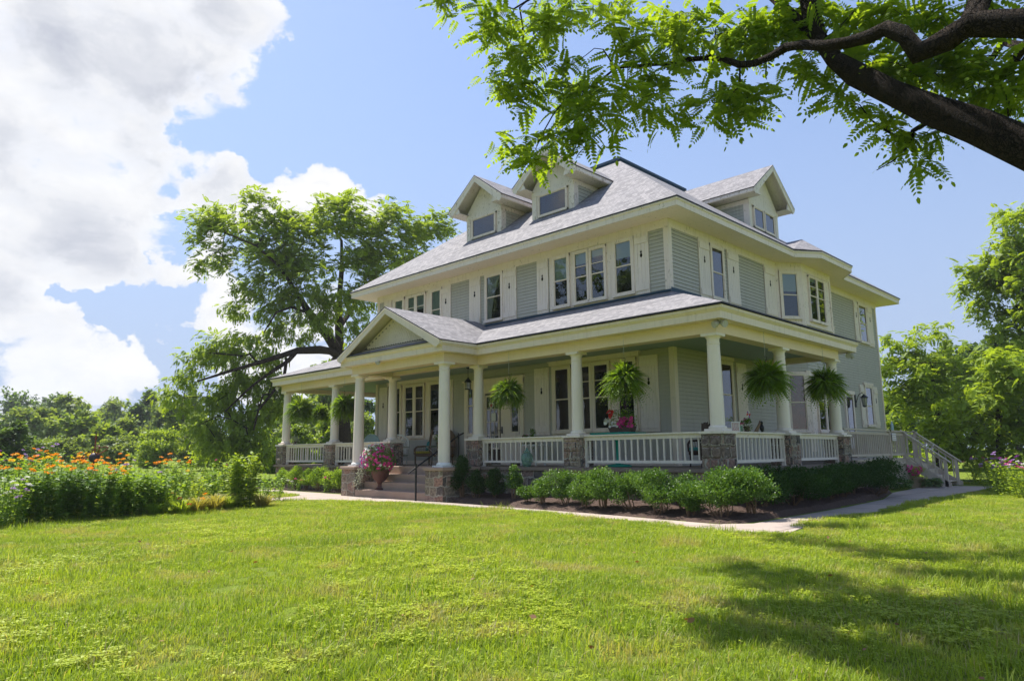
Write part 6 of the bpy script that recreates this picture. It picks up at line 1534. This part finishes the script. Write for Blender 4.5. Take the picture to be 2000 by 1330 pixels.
mb.tube([(.05, 2.02, 1.04), (.05, 1.96, 1.03)], [.012, .003], 5); mb.tube([(.05, 2.05, .88), (.05, 2.12, .83)], [.03, .008], 5); mb.build('body', M['black_metal'], bd, smooth='auto')
def writing(parent, F, lines, z0, dz, size, m='ink'):
    for i, ln_ in enumerate(lines):
        cu = bpy.data.curves.new('lettering', 'FONT'); cu.body = ln_; cu.size = size; cu.align_x = 'CENTER'; cu.extrude = .0008; cu.materials.append(M[m])
        o = bpy.data.objects.new('lettering', cu); S.collection.objects.link(o); u = Vector(F.u); n = Vector(F.n); z = Vector((0, 0, 1))
        o.matrix_world = Matrix.Translation(Vector(F(0, .004, z0-i*dz))) @ Matrix((u, z, n)).transposed().to_4x4()
        loc = o.matrix_world.copy(); o.parent = parent; o.matrix_parent_inverse = Matrix.Identity(4); o.matrix_basis = Matrix.Translation(-Vector(parent.location)) @ loc
def notice(F, w, z0, z1, label, bars):
    c = F(0, 0, z0); root = empty('notice_board', c, label, 'sign'); mb = MB(); mb.box(F, -w/2, w/2, -.012, .0, z0, z1); mb.build('panel', M['paper'], root)
    mb = MB(); g = random.Random(4)
    for i in range(bars):    # lines of writing too fine to read
        zz = z1-.02-(i+.5)*(z1-z0-.03)/bars; a = -w/2+.02
        while a < w/2-.03: l = g.uniform(.015, .05); mb.box(F, a, min(a+l, w/2-.02), .0005, .0015, zz-.006, zz+.006); a += l+.010
    mb.build('lettering', M['red_paint'], root)
notice(Fr((.08, .66, 0), (0.70, .71, 0), (.71, -.70, 0)), .20, .803, 1.02, 'white notice with small red lettering beside the corner column', 7)
mb = MB(); F = Fr((0, .03, 0), (1, 0, 0), (0, -1, 0)); 
dn = empty('door_notice', (-9.05, WY0-.09, 1.45), 'sheet of white paper taped inside the front door glass', 'notice'); mb = MB(); mb.bx(-9.17, -8.97, WY0-.082, WY0-.078, 1.42, 1.68); mb.build('sheet', M['paper'], dn)
hx_ = empty('door_ornament', (-9.15, WY0-.1, 1.95), 'heart shaped ornament hanging on the front door', 'ornament')
mb = MB(); mb.prism([(-9.15+.11*math.sin(t)**3, WY0-.11, 1.93+.008*(13*math.cos(t)-5*math.cos(2*t)-2*math.cos(3*t)-math.cos(4*t))) for t in np.linspace(0, 2*math.pi, 24, endpoint=False)], (0, .02, 0)); mb.build('plaque', M['white_wicker'], hx_)
mb = MB(); mb.prism([(-9.15+.06*math.sin(t)**3, WY0-.116, 1.93+.0045*(13*math.cos(t)-5*math.cos(2*t)-2*math.cos(3*t)-math.cos(4*t))) for t in np.linspace(0, 2*math.pi, 24, endpoint=False)], (0, .005, 0)); mb.build('heart', M['red_paint'], hx_)
# table lamp standing inside the left windows is seen as a shade behind the glass
potted(-6.75, 1.3, .62, 'white orchid pot behind the left railing', r=.12, h=.35, bl='white', nb=6, seed=6); 
mb = MB(); mb.bx(-7.1, -6.4, 1.05, 1.55, .58, .619); 
for px in (-7.05, -6.45):
    for py in (1.1, 1.5): mb.bx(px-.02, px+.02, py-.02, py+.02, .002, .58)
pt = empty('plant_stand', (-6.75, 1.3, 0), 'white plant stand against the porch wall right of the door', 'table'); mb.build('stand', M['white_wicker'], pt)
potted(-7.0, 1.25, .62, 'pot of pink flowers behind the left railing', r=.13, h=.15, bl='pink', nb=8, seed=7)
potted(-18.6, .0, .801, 'small silvery plant spilling from the leftmost pier cap', m='leaf_silver', r=.2, h=.2, seed=9); 
bpy.data.objects[-1]
potted(-16.9, .35, .45, 'dark leafy pot behind the leftmost railing', r=.35, h=.35, bl=('white', 'lilac'), nb=6, seed=10, pr=.16); mb = MB(); mb.lathe((-16.9, .35, .002), [(.22, 0), (.05, .03), (.05, .40), (.20, .447)], 16); tag(mb.build('plant_pedestal', M['dark_wood']), 'dark pedestal under the leafy pot behind the leftmost railing', 'stand')
potted(-13.4, .9, .002, 'purple leaved pot at the left front windows', r=.2, h=.9, bl='pink', nb=3, seed=12, pr=.14)

# ------------------------------------------------------------------ wooden deck at the right rear
dk = empty('wooden_deck', (-1.3, 11.5, GZ), 'weathered cream wooden deck with railings and stairs beside the house', 'deck')
DX0, DX1, DY0, DY1 = WX1+.05, -.22, 8.9, 15.35; dz = .055
def D_(n, mb, m='deck_paint', par=None, **k): return mb.build(n, M[m], par or dk, **k)
mb = MB(); y = DY0
while y < DY1: mb.bx(DX0, DX1+.04, y, min(y+.135, DY1), dz-.03, dz); y += .142
D_('floor', mb)
mb = MB(); mb.bx(DX1-.02, DX1+.015, DY0, DY1, dz-.24, dz-.032); mb.bx(DX0, DX1-.02, DY1-.04, DY1-.005, dz-.24, dz-.032); D_('skirt', mb)
mb = MB(); 
for y in np.arange(DY0+.1, DY1, .13): mb.bx(DX1-.05, DX1-.03, y, y+.10, GZ, dz-.24)
D_('skirting_board', mb)
def drail(p0, p1, n, posts=(True, True)):
    p0 = np.array(p0, float); p1 = np.array(p1, float); d = p1-p0; L = math.hypot(d[0], d[1]); u = np.array([d[0]/L, d[1]/L, 0]); sl = d[2]/L
    N_ = np.array([u[1], -u[0], 0]); r = None
    def bar(h0, h1, w, e0=0., e1=0.):
        mb = MB(); a = p0-u*e0; a = a+np.array([0, 0, -sl*e0]); b = p1+u*e1+np.array([0, 0, sl*e1])
        mb.prism([a-N_*w+(0, 0, h0), a+N_*w+(0, 0, h0), a+N_*w+(0, 0, h1), a-N_*w+(0, 0, h1)], b-a); return mb
    r = D_('railing', bar(.92, .965, .075, .06, .16 if sl else .06))
    D_('rail', bar(.80, .87, .02), par=r); D_('rail', bar(.10, .17, .02), par=r)
    for i in range(n):
        t = (i+.5)/n; q = p0+d*t; mb = MB(); mb.bx(q[0]-.018, q[0]+.018, q[1]-.018, q[1]+.018, q[2]+.12, q[2]+.85); D_('baluster', mb, par=r)
    for i, q in enumerate((p0, p1)):
        if posts[i]: mb = MB(); mb.bx(q[0]-.05, q[0]+.05, q[1]-.05, q[1]+.05, q[2]-(.2 if not sl or i == 0 else .0), q[2]+.918); D_('post', mb, par=r)
drail((-.27, 8.05, dz), (-.27, 12.3, dz), 24, (False, True)); drail((-.27, 12.3, dz), (-.27, 13.85, dz), 8, (False, True)); drail((-2.1, DY1-.05, dz), (-.27, DY1-.05, dz), 10)
drail((-.27, 13.85, dz), (.98, 13.85, GZ+.02), 6, (False, True)); drail((-.27, DY1-.05, dz), (.98, DY1-.05, GZ+.02), 6, (False, True))
for k in range(4):
    x0 = DX1+.04+k*.28; z = dz-.197*(k+1)
    mb = MB(); mb.bx(x0, x0+.30, 13.88, DY1-.08, z-.035, z); D_('tread', mb)
    mb = MB(); mb.bx(x0-.0, x0+.022, 13.9, DY1-.1, z+.001, z+.16); D_('riser', mb)
mb = MB()
for y in (13.80, DY1-.05): mb.prism([(DX1, y, dz-.02), (DX1, y, dz-.30), (.86, y, GZ), (1.12, y, GZ), (1.12, y, GZ+.14)], (0, .045, 0))
D_('stringer', mb)
sg_ = Fr((-.17, 12.55, 0), (0, 1, 0), (1, 0, 0)); notice(sg_, .42, .66, .92, 'small white notice fixed to the deck railing at the corner', 3)
bt = empty('water_bottle', (-.27, 12.75, .99), 'clear blue plastic water bottle standing on the deck rail', 'bottle'); mb = MB(); mb.lathe((-.27, 12.75, dz+.967), [(.045, 0), (.05, .02), (.05, .20), (.02, .26), (.02, .29)], 12); mb.build('body', M['light_blue'], bt)
mb = MB(); mb.lathe((-.27, 12.75, dz+1.258), [(.025, 0), (.025, .03)], 10); mb.build('cap', M['base_white'], bt)
pp = at_z(1790, 950, GZ); pl_ = empty('square_planter', (.35, 12.9, GZ), 'square tan planter with pink and green plants beside the deck stairs', 'flower pot')
mb = MB(); mb.prism([(.35-.18, 12.9-.18, GZ), (.35+.18, 12.9-.18, GZ), (.35+.18, 12.9+.18, GZ), (.35-.18, 12.9+.18, GZ)], (0, 0, .34)); mb.bx(.35-.21, .35+.21, 12.9-.21, 12.9+.21, GZ+.30, GZ+.36); mb.build('pot', M['planter_tan'], pl_)
n = 420; q = rdir(n, (0, 0, .3)); P_ = np.array([.37, 12.9, GZ+.46])+q*np.array([.30, .30, .24])*(NR.random((n, 1))**.4); leaf_obj('foliage', place(LEAF4, P_, q, .07*np.ones(n)), 4, M['leaf_lime'], pl_)
petal_cloud('blossom', np.array([.30, 12.78, GZ+.58])+NR.normal(0, .09, (26, 3)), rdir(26, (0, -1, .5)), 'petal_pink', pl_, 1.4)
for (x, y, lb) in ((.55, 13.35, 'hosta with pale edged leaves against the deck stairs'), (.1, 11.9, 'hosta at the foot of the deck left of the planter'), (.72, 12.9, 'hosta right of the square planter'), (.25, 11.1, 'hosta at the end of the shaded shrub row')):
    root = empty('hosta', (x, y, GZ), lb, 'plant', 'hostas beside the deck'); n = 70; a = NR.uniform(0, 6.28, n); D = np.stack([np.cos(a), np.sin(a), NR.uniform(.0, .5, n)], 1); P_ = np.array([x, y, GZ+.12])+D*np.array([.16, .16, .35])
    leaf_obj('foliage', place(np.array([(0, 0, 0), (.3, .32, .06), (.7, .28, .02), (1, 0, -.15), (.7, -.28, .02), (.3, -.32, .06)]), P_, D-np.array([0, 0, .25]), NR.uniform(.16, .27, n)), 6, M['leaf_hosta'], root)
potted(.45, 15.6, GZ, 'pot of white and red flowers at the foot of the deck stairs', r=.28, h=.45, bl=('white', 'red', 'pink'), nb=8, seed=20, pr=.16, pot='terracotta')

# tall trees across the lawn, out of frame to the left of the viewer, mirrored in the window glass
for k, (x, y, h, w, lb) in enumerate(((-58, -30, 25, 10, 'out-of-frame green tree across the lawn, farthest left of those facing the porch'), (-52, -44, 28, 11, 'tall out-of-frame green tree across the lawn facing the left windows'), (-43, -54, 24, 10, 'out-of-frame green tree across the lawn facing the front door'), (-33, -60, 27, 10, 'tall green tree across the lawn facing the long railing'), (-22, -64, 24, 10, 'green tree across the lawn facing the right front windows'))):
    z0 = gh(x, y); root = empty('broadleaf_tree', (x, y, z0), lb, 'tree', 'out-of-frame trees across the lawn opposite the porch'); g = np.random.default_rng(k+700)
    pts = []
    for i in range(260): q = g.normal(size=3); q /= np.linalg.norm(q); q *= g.random()**.4; pts.append(np.array([x, y, z0+h*.52])+q*np.array([w*.62, w*.62, h*.46])*(1+.25*math.sin(i*1.7)))
    s_ = skeleton([[((x, y, z0-.1), .45), ((x, y, z0+h*.25), .35), ((x+.5, y, z0+h*.55), .2)]], pts[::5], 1.6, .15, k); limbs('trunk', *s_[:3], M['bark'], root, r0=.03, seg=5)
    NR = np.random.default_rng(k); T_ = place(LEAF4, NR.normal(0, .6, (9, 3)), rdir(9), NR.uniform(.7, 1.2, 9), width=1.4); leaf_obj('crown', leafage(pts, 5, 1.2, T_, .9, k, 4), 4, M['leaf_far_dark'], root)

# ------------------------------------------------------------------ summer air
def haze():
    mb = MB(); mb.bx(-420, 420, -420, 420, GZ-1.6, 40.)
    m = bpy.data.materials.new('haze'); m.use_nodes = True; t = NT(m.node_tree); t.n.clear(); out = t.new('ShaderNodeOutputMaterial')
    v = t.new('ShaderNodeVolumePrincipled'); v.inputs['Color'].default_value = (.86, .92, 1., 1); v.inputs['Density'].default_value = .0004; v.inputs['Anisotropy'].default_value = .3
    t.l.new(v.outputs[0], out.inputs['Volume']); o = mb.build('haze', m, None, uv=False); tag(o, 'thin pale summer haze over the lawn and the far trees', 'haze', kind='stuff')
haze()
